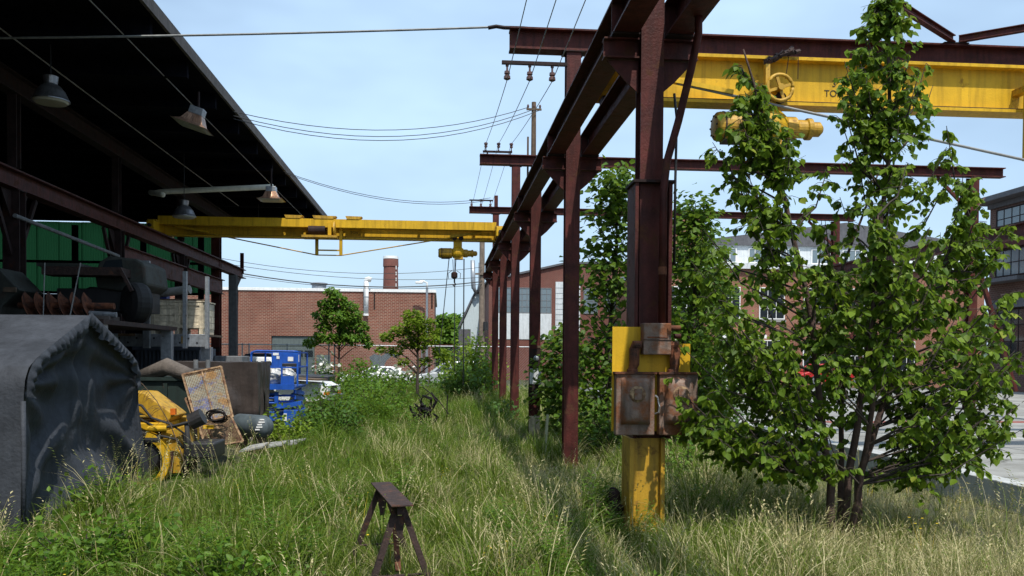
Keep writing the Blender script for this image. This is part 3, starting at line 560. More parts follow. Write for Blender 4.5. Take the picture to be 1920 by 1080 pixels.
# lamps
def lamp(p, d, bell, label, tilt=None):
    l = thing('high_bay_lamp', label, 'lamp', p, 'lamps hanging under the shed roof')
    p = Vector(p); ax = Vector(tilt) if tilt else V(0, 0, -1); ax.normalize(); q = p+ax
    if bell:
        MB().lathe([(0, .14*d), (.02, .20*d), (.24*d, .17*d)], p, q, 18).build('ballast', 'lamp_shell', l)
        MB().lathe([(0, .15*d), (.06*d, .26*d), (.20*d, .37*d), (.40*d, .46*d), (.46*d, .5*d), (.48*d, .5*d)], p+ax*(.24*d), q, 24).build('shade', 'lamp_shell', l, smooth=False)
        MB().lathe([(0, .47*d), (.05*d, .42*d), (.07*d, .3*d)], p+ax*(.722*d), q+ax, 24).build('lens', 'lamp_glass', l)
        MB().cyl(p-ax*.001, V(p.x, p.y, 8.37), .012, n=6).build('hanger', 'cable_black', l)
    else:
        x_ = ax.cross(V(0,1,0)).normalized(); pa = p
        m = MB()
        m.prof([(-.19*d,-.16*d),(.19*d,-.16*d),(.19*d,.16*d),(-.19*d,.16*d)], p, p+ax*(.20*d), (0,1,0)).build('ballast', 'galv', l, bevel=.015)
        m = MB(); vs = []
        for tt, a in ((.201*d, .20*d), (.42*d, .30*d), (.50*d, .43*d), (.52*d, .5*d)):
            yv = x_.cross(ax).normalized()
            vs += [p+ax*tt+x_*(sx*a)+yv*(sy*a*.85) for sx, sy in ((-1,-1),(1,-1),(1,1),(-1,1))]
        m.add(vs, [[j*4+i, j*4+(i+1)%4, (j+1)*4+(i+1)%4, (j+1)*4+i] for j in range(3) for i in range(4)]+[[12,13,14,15]])
        m.build('shade', 'lamp_copper', l, bevel=.008)
        yv = x_.cross(ax).normalized()
        for k in range(-4, 5): MB().bar(p+ax*(.21*d)+x_*(k*.042*d)-yv*(.172*d), p+ax*(.42*d)+x_*(k*.065*d)-yv*(.258*d), .012, .012).build('rib', 'lamp_copper', l)
        m = MB(); m.add([p+ax*(.522*d)+x_*(sx*.46*d)+yv*(sy*.39*d) for sx, sy in ((-1,-1),(1,-1),(1,1),(-1,1))]+[p+ax*(.56*d)+x_*(sx*.36*d)+yv*(sy*.3*d) for sx, sy in ((-1,-1),(1,-1),(1,1),(-1,1))], [(0,1,2,3),(4,5,6,7),(0,1,5,4),(1,2,6,5),(2,3,7,6),(3,0,4,7)]); m.build('lens', 'lamp_glass', l)
        MB().cyl(p-ax*.002, V(p.x, p.y, 8.37), .03, n=8).build('hanger', 'dark_steel', l)
lamp((-7.93, 18.2, 7.74), .72, True, 'grey bell-shaped lamp hanging over the tent, on the inner cable')
lamp((-8.03, 27.6, 6.92), .72, True, 'grey bell lamp shining next to the far end of the yellow crane')
lamp((-5.80, 21.1, 7.98), .88, False, 'copper ribbed flood lamp tilted under the roof edge', tilt=(-.33, 0, -1))
lamp((-5.72, 29.5, 7.76), .86, False, 'copper square lamp hanging level at the end of the pale pipe')
lamp((-7.6, 36.5, 7.6), .62, True, 'small dark bell lamp deep under the far end of the roof')
vp = MB().tube([(-5.75, 30.0, 7.86), (-9.5, 30.0, 7.6), (-9.78, 30, 7.55), (-9.7, 29.6, 7.5), (-8.9, 28.3, 7.2)], .09, 10).build('vent_pipe', 'cream_paint', smooth=True); tag(vp, 'pale bent pipe running under the shed roof to the lamps', 'pipe')
wire('lamp_cable', (-8.5, 2, 8.45), (-8.3, 36, 8.2), .05, .016, 'thin cable strung under the roof along the inner lamps', 'cable_grey')
wire('lamp_cable', (-6.3, 2, 8.5), (-6.2, 41, 8.33), .05, .013, 'thin cable strung under the roof near its edge', 'cable_grey')
# ================================================================ BUILDINGS
def window(parent, axis, a0, a1, z0, z1, pos, nx, nz, fm='dark_steel', gm='glass_pale', out=-1, t=.07, each=False):
    # axis 'x': window in a wall facing -Y at y=pos ; axis 'y': wall facing -X at x=pos
    def B(u0, u1, d0, d1, w0, w1):
        lo, hi = sorted((pos+out*d0, pos+out*d1))
        return MB().box(u0, u1, lo, hi, w0, w1) if axis == 'x' else MB().box(lo, hi, u0, u1, w0, w1)
    m = MB()
    for q in (B(a0, a0+t, .0, .06, z0, z1), B(a1-t, a1, .0, .06, z0, z1), B(a0+t, a1-t, .0, .058, z0, z0+t), B(a0+t, a1-t, .0, .058, z1-t, z1)): m.add(q.v, q.f)
    f = m.build('window', fm, parent)
    for i in range(1, nx): B(a0+(a1-a0)*i/nx-.02, a0+(a1-a0)*i/nx+.02, .0, .045, z0+t, z1-t).build('mullion', fm, f)
    for j in range(1, nz): B(a0+t, a1-t, .0, .04, z0+(z1-z0)*j/nz-.02, z0+(z1-z0)*j/nz+.02).build('glazing_bar', fm, f)
    if each:
        for i in range(nx):
            for j in range(nz):
                p = B(a0+(a1-a0)*i/nx+.025, a0+(a1-a0)*(i+1)/nx-.025, .003, .02+.004*((i*3+j) % 3), z0+(z1-z0)*j/nz+.025, z0+(z1-z0)*(j+1)/nz-.025).build('pane', gm, f)
    else: B(a0+t, a1-t, .003, .02, z0+t, z1-t).build('pane', gm, f)
    return f
b = thing('brick_building', 'low red brick building with white coping and dark garage door', 'building', (-10, 61, 0))
w = MB().box(-18.5, -.45, 60.3, 78, -.2, 6.5); w.build('wall', 'brick_facade', b)
# facade skin with a door opening
f = MB(); f.box(-18.5, -11.62, 60, 60.299, -.2, 6.5); f.box(-8.68, -.45, 60, 60.299, -.2, 6.5); f.box(-11.619, -8.681, 60, 60.299, 3.4, 6.5); f.build('facade', 'brick_facade', b)
MB().box(-18.6, -.35, 59.93, 60.36, 6.501, 6.70).build('coping', 'white_paint', b, bevel=.01); MB().box(-.5, -.33, 60.361, 78, 6.501, 6.69).build('coping', 'white_paint', b)
MB().box(-18.4, -.5, 60.37, 77.9, 6.502, 6.55).build('roof', 'roofing', b)
d = MB().box(-11.6, -8.7, 60.12, 60.29, -.1, 3.38).build('garage_door', 'garage_green', b)
for i in range(4): MB().box(-11.58, -8.72, 60.10, 60.119, .12+i*.85, .92+i*.85).build('door_panel', 'garage_green', d, bevel=.01)
for i in range(4): MB().box(-11.45+i*.69, -10.88+i*.69, 60.085, 60.099, 1.95, 2.4).build('door_pane', 'glass_dark', d)
MB().box(-8.55, -7.6, 59.96, 59.999, .0, 2.1).build('side_door', 'garage_green', b)
for x, z in ((-13.9, 5.6), (-4.6, 5.3), (-.62, 5.4)): MB().box(x-.05, x+.05, 59.97, 59.999, z, 6.45).build('scupper_stain', 'dark_steel', b)
fl = MB().tube([(-5.15, 59.72, 4.95), (-5.15, 59.72, 7.2), (-5.15, 59.72, 7.32), (-5.0, 59.72, 7.36), (-4.8, 59.72, 7.30)], .17, 14).build('flue_pipe', 'white_paint', b, smooth=True)
for z in (5.4, 6.1, 6.8): MB().lathe([(0, .185), (.05, .185)], (-5.15, 59.72, z), (-5.15, 59.72, 9), 14).build('flue_joint', 'galv', fl)
MB().lathe([(0, .19), (.12, .19), (.14, .1)], (-5.15, 59.72, 4.95), (-5.15, 59.72, 4), 14).build('flue_cap', 'white_paint', fl)
MB().lathe([(0, .62), (.12, .62), (.14, .52), (.5, .50), (.52, .60), (.62, .60), (.66, .45)], (-8.6, 61.5, 6.55), (-8.6, 61.5, 9), 22).build('roof_vent', 'galv', b)
gm = MB(); pts = [(-5.0,1.0),(-4.7,1.5),(-4.95,1.95),(-4.6,2.2),(-4.1,2.05),(-3.8,2.25),(-3.3,2.4),(-2.95,2.2),(-3.05,1.9),(-3.4,2.05),(-3.75,1.75),(-3.95,1.3),(-4.3,1.1),(-4.4,.8)]
gm.poly([(x, 59.994, z) for x, z in pts], (0,1,0), .005); gm.build('graffiti', 'graffiti', b)
lp = thing('yard_light_pole', 'tall grey pole with a white lamp head before the brick building', 'lamp post', (-.95, 59.0, 0))
MB().cyl((-.95, 59, 0), (-.95, 59, 6.8), .10, .08).build('pole', 'galv', lp); MB().tube([(-.95, 59, 6.75), (-.95, 59, 7.1), (-1.15, 59, 7.2), (-1.45, 59, 7.18)], .07, 8).build('arm', 'white_paint', lp); MB().box(-1.75, -1.25, 58.85, 59.15, 7.05, 7.17).build('lamp_head', 'white_paint', lp, bevel=.03)
ch = thing('brick_chimney', 'round tapering red brick chimney rising behind the low brick building', 'chimney', (-6.5, 110, 0))
MB().lathe([(0, 1.25), (13.6, .92), (13.62, 1.0), (14.6, .98)], (-6.5, 112, 0), (-6.5, 112, 20), 22).build('stack', 'brick_chimney', ch); MB().lathe([(0, 1.0), (.35, .98)], (-6.5, 112, 14.6), (-6.5, 112, 20), 22).build('rim', 'white_paint', ch)
for i in range(5): MB().box(-5.82, -5.72, 111.2, 111.32, 10.2+i*.75, 10.65+i*.75).build('painted_mark', 'white_paint', ch)
# far brick mill with siding panels
b = thing('brick_mill', 'brick mill with pale siding panels seen between the runway columns', 'building', (9, 76, 0))
MB().poly([(4.2, 75, -.2), (24, 75, -.2), (24, 75, 9.0), (17, 75, 10.4), (11, 75, 10.25), (4.2, 75, 8.6)], (0,1,0), 20).build('wall', 'brick_mill', b)
MB().poly([(4.0, 74.8, 8.62), (11, 74.8, 10.28), (17, 74.8, 10.43), (24.3, 74.8, 9.0), (24.3, 74.8, 9.18), (17, 74.8, 10.6), (11, 74.8, 10.45), (4.0, 74.8, 8.8)], (0,1,0), 20.4).build('roof', 'roofing', b)
for x in (4.9, 6.7, 8.45, 12.6, 14.5, 16.4): window(b, 'x', x, x+1.3, 5.9, 8.15, 75, 3, 4, 'grey_steel')
for x in (4.9, 6.7, 8.45): MB().box(x, x+1.3, 74.95, 74.999, 3.6, 5.88).build('siding_panel', 'white_siding', b)
MB().box(10.1, 12.3, 74.92, 74.999, 4.3, 8.7).build('siding_panel', 'white_siding', b)
for i in range(9): MB().box(10.12, 12.28, 74.90, 74.919, 4.4+i*.47, 4.42+i*.47).build('clapboard_edge', 'galv', b)
b = thing('gable_house', 'pale blue-white gabled house with roof ducts behind the wooden pole', 'house', (3.7, 82, 0))
MB().poly([(2.0, 82, -.2), (5.5, 82, -.2), (5.5, 82, 4.9), (3.9, 82, 8.1), (3.3, 82, 8.1), (2.0, 82, 5.0)], (0,1,0), 9).build('wall', 'house_blue', b)
MB().poly([(1.85, 81.8, 4.9), (3.3, 81.8, 8.15), (3.9, 81.8, 8.15), (5.7, 81.8, 4.7), (5.78, 81.8, 4.85), (3.95, 81.8, 8.32), (3.25, 81.8, 8.32), (1.75, 81.8, 5.0)], (0,1,0), 9.4).build('roof', 'roofing', b)
window(b, 'x', 3.5, 3.9, 2.4, 4.3, 82, 1, 2, 'white_paint', 'glass_dark')
MB().tube([(3.4, 81.5, 8.1), (3.1, 81.5, 8.6), (3.05, 81.5, 9.4), (3.0, 81.5, 11.2)], .22, 10).build('duct', 'galv', b, smooth=True); MB().tube([(3.6, 81.6, 8.2), (3.75, 81.6, 9.0), (3.75, 81.6, 11.0)], .2, 10).build('duct', 'galv', b, smooth=True)
MB().box(1.7, 2.8, 80, 81.6, 0, 4.6).build('lean_to', 'roofing', b)
pp = thing('utility_pole', 'plain brown wooden utility pole beyond the fence', 'pole', (2.4, 50, 0)); MB().cyl((2.4, 50.2, -.2), (2.4, 50.2, 9.2), .19, .15, 12).build('pole', 'wood_pole', pp); MB().bar((2.0, 50.0, 6.9), (2.8, 50.0, 6.9), .09, .1).build('cross_arm', 'wood_pole', pp); MB().cyl((2.62, 50.0, 3.6), (2.62, 50.0, 4.1), .14).build('transformer', 'black_plastic', pp)
for k, (za, zb, s_) in enumerate(((6.55, 6.75, .8), (6.4, 6.6, .75), (6.8, 7.0, .6), (7.1, 7.6, .8))):
    wire('street_wire', (-14, 45.5, za+.5), (2.4, 49.95, zb-.3), s_, .03 if k < 1 else .014, 'thick dark street cable sagging below the yellow crane' if k < 1 else ['', 'lowest thin street wire, just above the thick cable', 'thin street wire midway between thick cable and crane', 'topmost thin street wire close below the yellow crane'][k], group=None if k < 1 else 'thin street wires')
rl = thing('loading_rail', 'thin rusty pipe rail behind the fence left of the wooden pole', 'rail', (1.0, 54, 0)); MB().bar((-.8, 53, 2.75), (2.4, 53, 2.75), .08).build('rail', 'red_steel', rl)
for x in (-.7, .8, 2.2): MB().bar((x, 53, 0), (x, 53, 2.7), .07).build('post', 'red_steel', rl)
# brick block behind the big tree
b = thing('orange_brick_building', 'orange brick building with pale upper storey behind the leafy tree', 'building', (22, 62, 0))
MB().box(15.5, 40, 60, 80, -.2, 8.5).build('wall', 'brick_orange', b)
MB().box(15.3, 40.2, 59.7, 80.2, 8.501, 8.9).build('cornice', 'white_siding', b)
MB().box(19.5, 40, 61.5, 79, 8.902, 10.4).build('upper_storey', 'white_siding', b); MB().poly([(19.2, 61.3, 10.401), (40.4, 61.3, 10.401), (40.4, 61.3, 10.7), (30, 61.3, 12.2), (19.2, 61.3, 10.75)], (0,1,0), 18).build('roof', 'roofing', b)
MB().box(16.7, 18.9, 60.6, 62.5, 8.902, 12.1).build('stair_tower', 'brick_orange', b)
for x in (20.2, 22.6, 25, 27.4, 29.8): window(b, 'x', x, x+1.5, 9.1, 10.2, 61.5, 3, 1, 'white_paint', 'glass_pale')
for x in (16.3, 19.6, 22.9, 26.2, 29.5, 32.8):
    window(b, 'x', x, x+1.9, 4.9, 7.2, 60, 3, 3, 'white_paint', 'glass_dark'); MB().box(x-.1, x+2.0, 59.9, 59.999, 4.7, 4.88).build('window_sill', 'concrete', b)
    window(b, 'x', x, x+1.9, 1.2, 3.4, 60, 3, 2, 'white_paint', 'glass_dark')
MB().box(19.8, 23.2, 59.2, 59.999, 3.5, 3.75).build('door_canopy', 'white_paint', b)
# dark mill on the far right
b = thing('dark_brick_mill', 'dark brick mill with steel-framed windows beyond the paved yard', 'building', (36, 30, .3))
MB().box(31.2, 50, -10, 46.4, 0, 10.9).build('wall', 'brick_dark', b)
MB().box(30.3, 50, -10, 46.9, 10.901, 11.2).build('roof', 'roofing', b, bevel=.03); MB().box(30.95, 31.199, -10, 46.45, 8.25, 9.15).build('belt_beam', 'red_steel', b)
for z, tt in ((10.62, .12),): MB().box(31.02, 31.199, -10, 46.4, z, z+.27).build('cornice', 'roofing', b)
for y in (43.2, 39.4, 35.6, 31.8, 28):
    window(b, 'y', y, y+2.6, 9.35, 10.5, 31.2, 4, 2, 'dark_steel', 'glass_pale', each=True); window(b, 'y', y, y+2.6, 6.7, 8.2, 31.2, 4, 2, 'dark_steel', 'glass_pale', each=True)
    window(b, 'y', y, y+2.4, 2.2, 4.9, 31.2, 4, 3, 'dark_steel', 'glass_dark', each=True); MB().box(30.9, 31.199, y-.2, y+2.8, 4.95, 5.4).build('lintel', 'roofing', b)
MB().box(30.2, 31.199, 42.6, 46.4, 6.35, 6.55).build('window_ledge', 'roofing', b)
# ================================================================ FENCE
fe = thing('chain_link_fence', 'chain-link fence with galvanised top rail in front of the brick building', 'fence', (-4, 45.5, 0))
MB().cyl((-13, 45.5, 2.62), (5.0, 45.5, 2.60), .03, n=8).build('top_rail', 'galv', fe); MB().cyl((-13, 45.5, .15), (5, 45.5, .15), .02, n=6).build('bottom_wire', 'galv', fe)
for x in (-12.4, -10.3, -9.95, -8.0, -5.85, -5.55, -3.2, -1.0, 1.2, 3.4): MB().cyl((x, 45.5, 0), (x, 45.5, 2.68 if x != -5.85 else 3.0), .035, n=8).build('fence_post', 'galv', fe)
m = MB(); x = -13.0
while x < 5:
    for sg in (-1, 1):
        xa, xb = x, x+sg*2.4
        m.add([(xa-.004, 45.52, .15), (xa+.004, 45.52, .15), (xb+.004, 45.52, 2.6), (xb-.004, 45.52, 2.6)], [(0,1,2,3)])
    x += .14
kind(m.build('chain_mesh', 'galv', fe), 'stuff')
# ================================================================ TENT
tn = thing('storage_tent', 'slate grey fabric storage tent with a draped gable end', 'tent', (-6.8, 12, 0))
YA, YB, YP, ZE, ZP, XG = 10.15, 13.85, 11.98, 1.93, 2.62, -4.75
def wr(a, b_, k=1): return noise.noise(Vector((a*1.7, b_*1.7, k)))*.6+noise.noise(Vector((a*4.5, b_*4.5, k+9)))*.25
PR = [(YA-.03, 0.), (YA-.02, .8), (YA, 1.62), (YA+.03, 1.80), (YA+.13, 1.94), (YA+.38, 2.07), (YA+1.1, 2.34), (YP, 2.62), (YB-1.1, 2.34), (YB-.38, 2.07), (YB-.13, 1.94), (YB-.03, 1.80), (YB, 1.62), (YB+.02, .8), (YB+.03, 0.)]
PL = [0.]
for p_, q_ in zip(PR[:-1], PR[1:]): PL.append(PL[-1]+math.hypot(q_[0]-p_[0], q_[1]-p_[1]))
def sect(t_): L_ = t_*PL[-1]; return float(np.interp(L_, PL, [q[0] for q in PR])), float(np.interp(L_, PL, [q[1] for q in PR]))
def ztop(y): return float(np.interp(y, [q[0] for q in PR[2:13]], [q[1] for q in PR[2:13]]))
def gable(u, v):
    flare = .10*(1-v); y = YA-flare+u*(YB-YA+2.2*flare*1.6); yc = min(max(y, YA), YB); z = v*ztop(yc)*.985
    e = min(1, 7*u)*min(1, 7*(1-u))*min(1, 6*(1-v)+.05)
    sm = lambda t_: max(0., min(1., t_))
    wob = .9*noise.noise(Vector((u*2.1, v*1.9, 1)))
    swag = math.sin(15*(v+1.7*(u-.52)**2)+wob*2.2); swag = swag if swag > 0 else swag*.45
    pleat = math.sin(36*(u-.42)*(1+.5*(1-v))+wob*3)*math.exp(-((u-.46)/.22)**2)
    ang = math.atan2(.92-v, u+.02); rad_ = math.hypot(u, .92-v); fan = math.sin(ang*15+wob*2)*math.exp(-rad_*1.3)
    ang2 = math.atan2(.92-v, 1.02-u); rad2 = math.hypot(1-u, .92-v); fan2 = math.sin(ang2*13+wob*2)*math.exp(-rad2*1.6)
    x = XG-.14*e+e*(.10*swag*sm((.72-v)*2.2)+.055*pleat*sm((v-.2)*2)+.07*fan+.05*fan2+.10*noise.noise(Vector((u*3, v*2.6, 2)))+.022*noise.noise(Vector((u*11, v*9, 2))))+.16*(1-v)**2*(.4+.6*u)
    return V(x, y, z)
MB().grid(gable, 80, 80).build('gable_cloth', 'tarp_grey', tn, smooth=True)
def shell(u, v):
    y_, z_ = sect(v); k_ = .035*wr(u*5, v*7, 3)+.012*math.sin(u*70+6*v)*math.exp(-((v-.5)/.12)**2)
    return V(-11+u*(XG+11.02), y_+k_*(1 if v < .5 else -1)*(.6 if .22 < v < .78 else 1), z_-.03*abs(k_)-(.05*(.6+.5*math.sin(u*19))*math.sin((v-.3)/.2*math.pi) if .3 < v < .5 else 0))
MB().grid(shell, 90, 90).build('cover_cloth', 'tarp_grey', tn, smooth=True)
def hem(t0, t1, drop):
    def fn(u, v):
        t_ = t0+u*(t1-t0); y, z = sect(t_); L = (t1-t0)*PL[-1]; ru = .022*math.sin(u*L*38+3*math.sin(u*11)+v*2)+.03*noise.noise(Vector((u*L*9, v*3, 1)))
        inw = v*drop*(1+.35*noise.noise(Vector((u*L*4, 3, 3)))); cy, cz = YP, 1.2; d_ = V(0, cy-y, cz-z).normalized()
        return V(XG+.05+.03*math.sin(v*math.pi)+ru*v, y, z+.03)+d_*inw
    return fn
for t0, t1 in ((.205, .5), (.5, .795)): MB().grid(hem(t0, t1, .19), 110, 6).build('hem', 'tarp_grey', tn, smooth=True)
MB().tube([(XG+.015, YA-.02, .0), (XG+.03, YA-.03, .8), (XG+.02, YA-.02, 1.55)], [.03, .028, .03], 8).build('corner_seam', 'tarp_grey', tn, smooth=True)
# ================================================================ STUFF BESIDE THE TENT
yl = thing('yellow_loader', 'small dirty yellow loader parked half behind the tent', 'loader', (-4.9, 14.8, 0))
MB().poly([(-5.6, 14.5, 1.05), (-5.5, 14.5, 1.45), (-4.98, 14.5, 1.47), (-4.86, 14.5, 1.46), (-4.44, 14.5, 1.14), (-4.37, 14.5, 1.08), (-4.5, 14.5, .97), (-4.66, 14.5, .97), (-5.0, 14.5, 1.16)], (0,1,0), .7).build('hood', 'yellow_dirty', yl, bevel=.02)
MB().box(-5.9, -4.5, 14.45, 15.2, .82, .965).build('arm', 'yellow_paint', yl, bevel=.02); MB().cyl((-5.9, 14.4, .71), (-4.55, 14.4, .69), .09).build('hydraulic_cylinder', 'black_plastic', yl)
n = 10; pts = [(-4.98+.58*math.cos(a), .35+.52*math.sin(a)) for a in [R(-50+13*i) for i in range(n)]]+[(-4.98+.47*math.cos(a), .35+.40*math.sin(a)) for a in [R(-50+13*i) for i in range(n)]][::-1]
MB().poly([(x, 14.32, z) for x, z in pts], (0,1,0), .3).build('fender', 'yellow_paint', yl)
MB().poly([(-4.6, 14.5, .8), (-4.22, 14.5, .92), (-4.16, 14.5, .62), (-4.3, 14.5, .3), (-4.28, 14.5, .12), (-4.5, 14.5, .12), (-4.52, 14.5, .5)], (0,1,0), .45).build('side_plate', 'yellow_dirty', yl, bevel=.015)
wh = MB().lathe([(0, .28), (.03, .40), (.10, .44), (.25, .44), (.32, .40), (.35, .28)], (-5.0, 14.36, .44), (-5.0, 20, .44), 26).build('tyre', 'black_rubber', yl); MB().lathe([(0, .05), (.02, .16), (.06, .24), (.3, .24)], (-5.0, 14.35, .44), (-5, 20, .44), 18).build('rim', 'galv', wh)
for k, pth in enumerate(([(-5.1, 14.42, 1.32), (-4.85, 14.36, 1.25), (-4.7, 14.36, 1.05), (-4.4, 14.38, .95), (-4.2, 14.4, .80), (-4.17, 14.4, .45), (-4.24, 14.42, .1)], [(-5.2, 14.4, 1.18), (-4.9, 14.34, 1.05), (-4.6, 14.36, .88), (-4.35, 14.36, .92), (-4.12, 14.38, .98)], [(-4.75, 14.38, .78), (-4.5, 14.34, .75), (-4.3, 14.36, .70), (-4.2, 14.38, .55)])): MB().tube(pth, .022, 7).build('hose', 'black_rubber', yl, smooth=True)
MB().tube([(-4.16, 14.42, .95), (-4.12, 14.4, .6), (-4.2, 14.4, .05)], .04, 8).build('hose', 'black_rubber', yl, smooth=True)
MB().box(-4.42, -4.34, 14.42, 14.5, 1.1, 1.2).build('marker_light', 'signal_orange', yl); MB().lathe([(0, .05), (.3, .05)], (-4.75, 14.34, .88), (-4.4, 14.34, .88), 12).build('coupling', 'yellow_paint', yl)
MB().cyl((-4.45, 14.44, .15), (-4.43, 14.44, .5), .06).build('pivot_pin', 'rust', yl); MB().box(-4.2, -3.75, 14.6, 15.3, .35, .62).build('engine_block', 'black_plastic', yl, bevel=.03); MB().cyl((-4.2, 14.8, .95), (-4.0, 14.8, 1.05), .14).build('air_filter', 'black_plastic', yl)
MB().box(-5.9, -4.3, 15.22, 15.7, .3, 1.0).build('chassis', 'yellow_dirty', yl, bevel=.02); MB().box(-5.7, -4.2, 14.7, 15.2, .12, .8).build('frame', 'dark_steel', yl)
# leaning mesh panels
def meshpanel(label, a, b_, c_, d_, nu, nv, backing, mat):
    a, b_, c_, d_ = map(Vector, (a, b_, c_, d_)); t_ = thing('mesh_panel', label, 'screen', (a+c_)/2*V(1,1,0).x if False else ((a.x+c_.x)/2, (a.y+c_.y)/2, 0))
    nrm = (b_-a).cross(d_-a).normalized()
    for p, q in ((a, b_), (b_, c_), (c_, d_), (d_, a)): MB().bar(p, q, .035, .035, nrm).build('frame_bar', mat, t_)
    m = MB()
    for i in range(1, nu): p = a.lerp(b_, i/nu); q = d_.lerp(c_, i/nu); m.tube([p, q], .0038, 4)
    for i in range(1, nv): p = a.lerp(d_, i/nv); q = b_.lerp(c_, i/nv); m.tube([p, q], .0038, 4)
    kind(m.build('wire_grid', mat, t_), 'stuff')
    if backing:
        off = nrm*.03 if nrm.y > 0 else -nrm*.03
        MB().poly([a.lerp(c_, .03)+off, b_.lerp(d_, .03)+off, c_.lerp(a, .03)+off, d_.lerp(b_, .03)+off], nrm, .004).build('sheet_behind', 'flaked_sheet', t_)
    m = MB().bar(a.lerp(b_, .5), d_.lerp(c_, .5), .025, .025, nrm).build('middle_bar', mat, t_)
    return t_
meshpanel('rusty wire screen leaning back with flaking blue and grey sheet behind', (-4.52, 16.3, .80), (-3.87, 16.35, .92), (-4.22, 16.9, 1.86), (-4.95, 16.9, 1.70), 24, 34, True, 'rust_orange')
meshpanel('short rusty wire screen slumped beside the yellow loader', (-4.25, 15.95, .40), (-3.6, 16.0, .50), (-3.9, 16.3, .96), (-4.5, 16.3, .80), 26, 24, False, 'rust_orange')
meshpanel('narrow rusty wire screen on edge under the big screen', (-4.1, 16.1, .36), (-4.35, 16.2, .42), (-4.85, 16.75, 1.25), (-4.62, 16.7, 1.25), 14, 50, False, 'rust_orange')
tk = thing('steel_tank', 'dark grey lying steel tank with worn white markings', 'tank', (-3.75, 18.4, .2))
MB().lathe([(0, .06), (.04, .15), (.11, .21), (.2, .24), (1.0, .24), (1.09, .21), (1.16, .15), (1.2, .06)], (-3.52, 17.9, .60), (-4.6, 18.9, .60), 24).build('shell', 'tank_grey', tk, smooth=True)
for i in range(5):
    a = R(35+i*11); c0 = V(-3.68+.0*i, 18.05, .55); MB().box(-3.77+i*.02, -3.68+i*.02+.03*(i % 2), 17.80+.012*i, 17.815+.012*i, .55+.05*i, .575+.05*i).build('painted_mark', 'white_paint', tk)
for q in (.3, .9): MB().box(-3.52-.73*q-.12, -3.52-.73*q+.12, 17.9+.68*q-.1, 17.9+.68*q+.1, 0, .40).build('cradle', 'wood_brown', tk)
for i, (x, y, s_) in enumerate(((-3.35, 17.4, .5), (-3.05, 17.8, .45), (-3.6, 17.0, .4))):
    o = MB().poly([(x-s_*.6, y-.3, .22), (x+s_*.5, y-.22, .30), (x+s_*.6, y+.25, .34), (x-s_*.4, y+.3, .27)], (0,0,1), .03).build('concrete_board', 'concrete'); tag(o, ['large pale broken board lying against the steel tank', 'pale broken board lying farthest out in the grass from the tank', 'small pale broken board lying near the slumped wire screen'][i], 'board', 'broken boards by the tank')
wc = thing('wire_coil', 'dark coil of old wire lying on the slumped rusty screens', 'wire', (-4.05, 16.05, .9))
for k in range(7):
    a0 = random.uniform(0, 6); MB().tube([V(-4.05+.15*math.cos(a0+q*.55)*(1+.1*k/7), 16.0+.10*math.sin(a0*2+q*.4)-.03*k, .93+.10*math.sin(a0+q*.55)+.012*k) for q in range(13)], .011, 5).build('wire_loop', 'scrap_black', wc)
MB().box(-4.3, -4.12, 15.92, 16.0, .74, .80).build('yellow_scrap', 'yellow_paint', wc)
ds = thing('dead_stalk', 'tall bent dead weed stalk with brown plumes in front of the wire screen', 'plant', (-3.95, 14.0, 0))
sp_ = [V(-3.95, 14.0, 0), V(-4.1, 14.0, .45), V(-4.28, 14.0, .95), V(-4.5, 14.0, 1.35), V(-4.72, 14.0, 1.62), V(-4.9, 14.0, 1.72)]
MB().tube(sp_, [.011, .010, .009, .007, .005, .003], 6).build('stem', 'wood_brown', ds, smooth=True)
for k in range(26):
    u = random.uniform(2.2, 4.9); i_ = int(u); p = sp_[i_].lerp(sp_[min(i_+1, 5)], u-i_); q = p+V(random.uniform(-.22, -.02), random.uniform(-.08, .08), random.uniform(-.22, .02)); MB().tube([p, p.lerp(q, .5)+V(0, 0, .03), q], [.003, .004, .001], 4).build('plume', 'wood_brown', ds)
# tarp covered pallet stack
tp = thing('tarped_stack', 'tall stack covered by a creased dark brown tarp', 'tarp', (-5.4, 21.3, 0))
def tarp(u, v):
    ang = u*2*math.pi; cx, cy = -5.35, 21.3; hx_, hy_ = 1.05, .75
    ca, sa = math.cos(ang), math.sin(ang); k = 1/max(abs(ca), abs(sa)); x = cx+hx_*ca*k; y = cy+hy_*sa*k
    f = 1+.05*(1-v)*math.sin(ang*13+3*noise.noise(Vector((ang, v*3, 0))))+.04*noise.noise(Vector((ca*3, sa*3, v*3)))
    return V(cx+(x-cx)*f, cy+(y-cy)*f, .0+v*1.92+.03*noise.noise(Vector((ca*2, sa*2, 5))))
m = MB().grid(tarp, 120, 26); tv = [26*121+i for i in range(120)]; m.f.append(tv); m.build('cover', 'tarp_brown', tp, smooth=False)
MB().box(-6.2, -4.5, 20.7, 21.9, -.02, .12).build('pallet', 'wood_brown', tp)
db = thing('green_bin', 'dark green steel bin standing behind the yellow loader', 'bin', (-5.6, 18.6, 0)); MB().box(-6.5, -4.75, 18.0, 19.2, 0, 1.55).build('body', 'green_metal', db, bevel=.02); MB().box(-6.55, -4.70, 17.94, 19.26, 1.551, 1.62).build('rim', 'green_metal', db)
for x in (-6.2, -5.6, -5.0): MB().box(x-.04, x+.04, 17.94, 17.999, .1, 1.5).build('rib', 'green_metal', db)
o = MB().tube([(-6.15, 18.3, 1.62), (-5.6, 18.1, 1.84), (-5.1, 17.95, 1.66)], [.16, .18, .14], 12).build('rolled_mat', 'stone_grey', smooth=True); tag(o, 'rolled grey-brown mat lying on the green bin', 'mat')
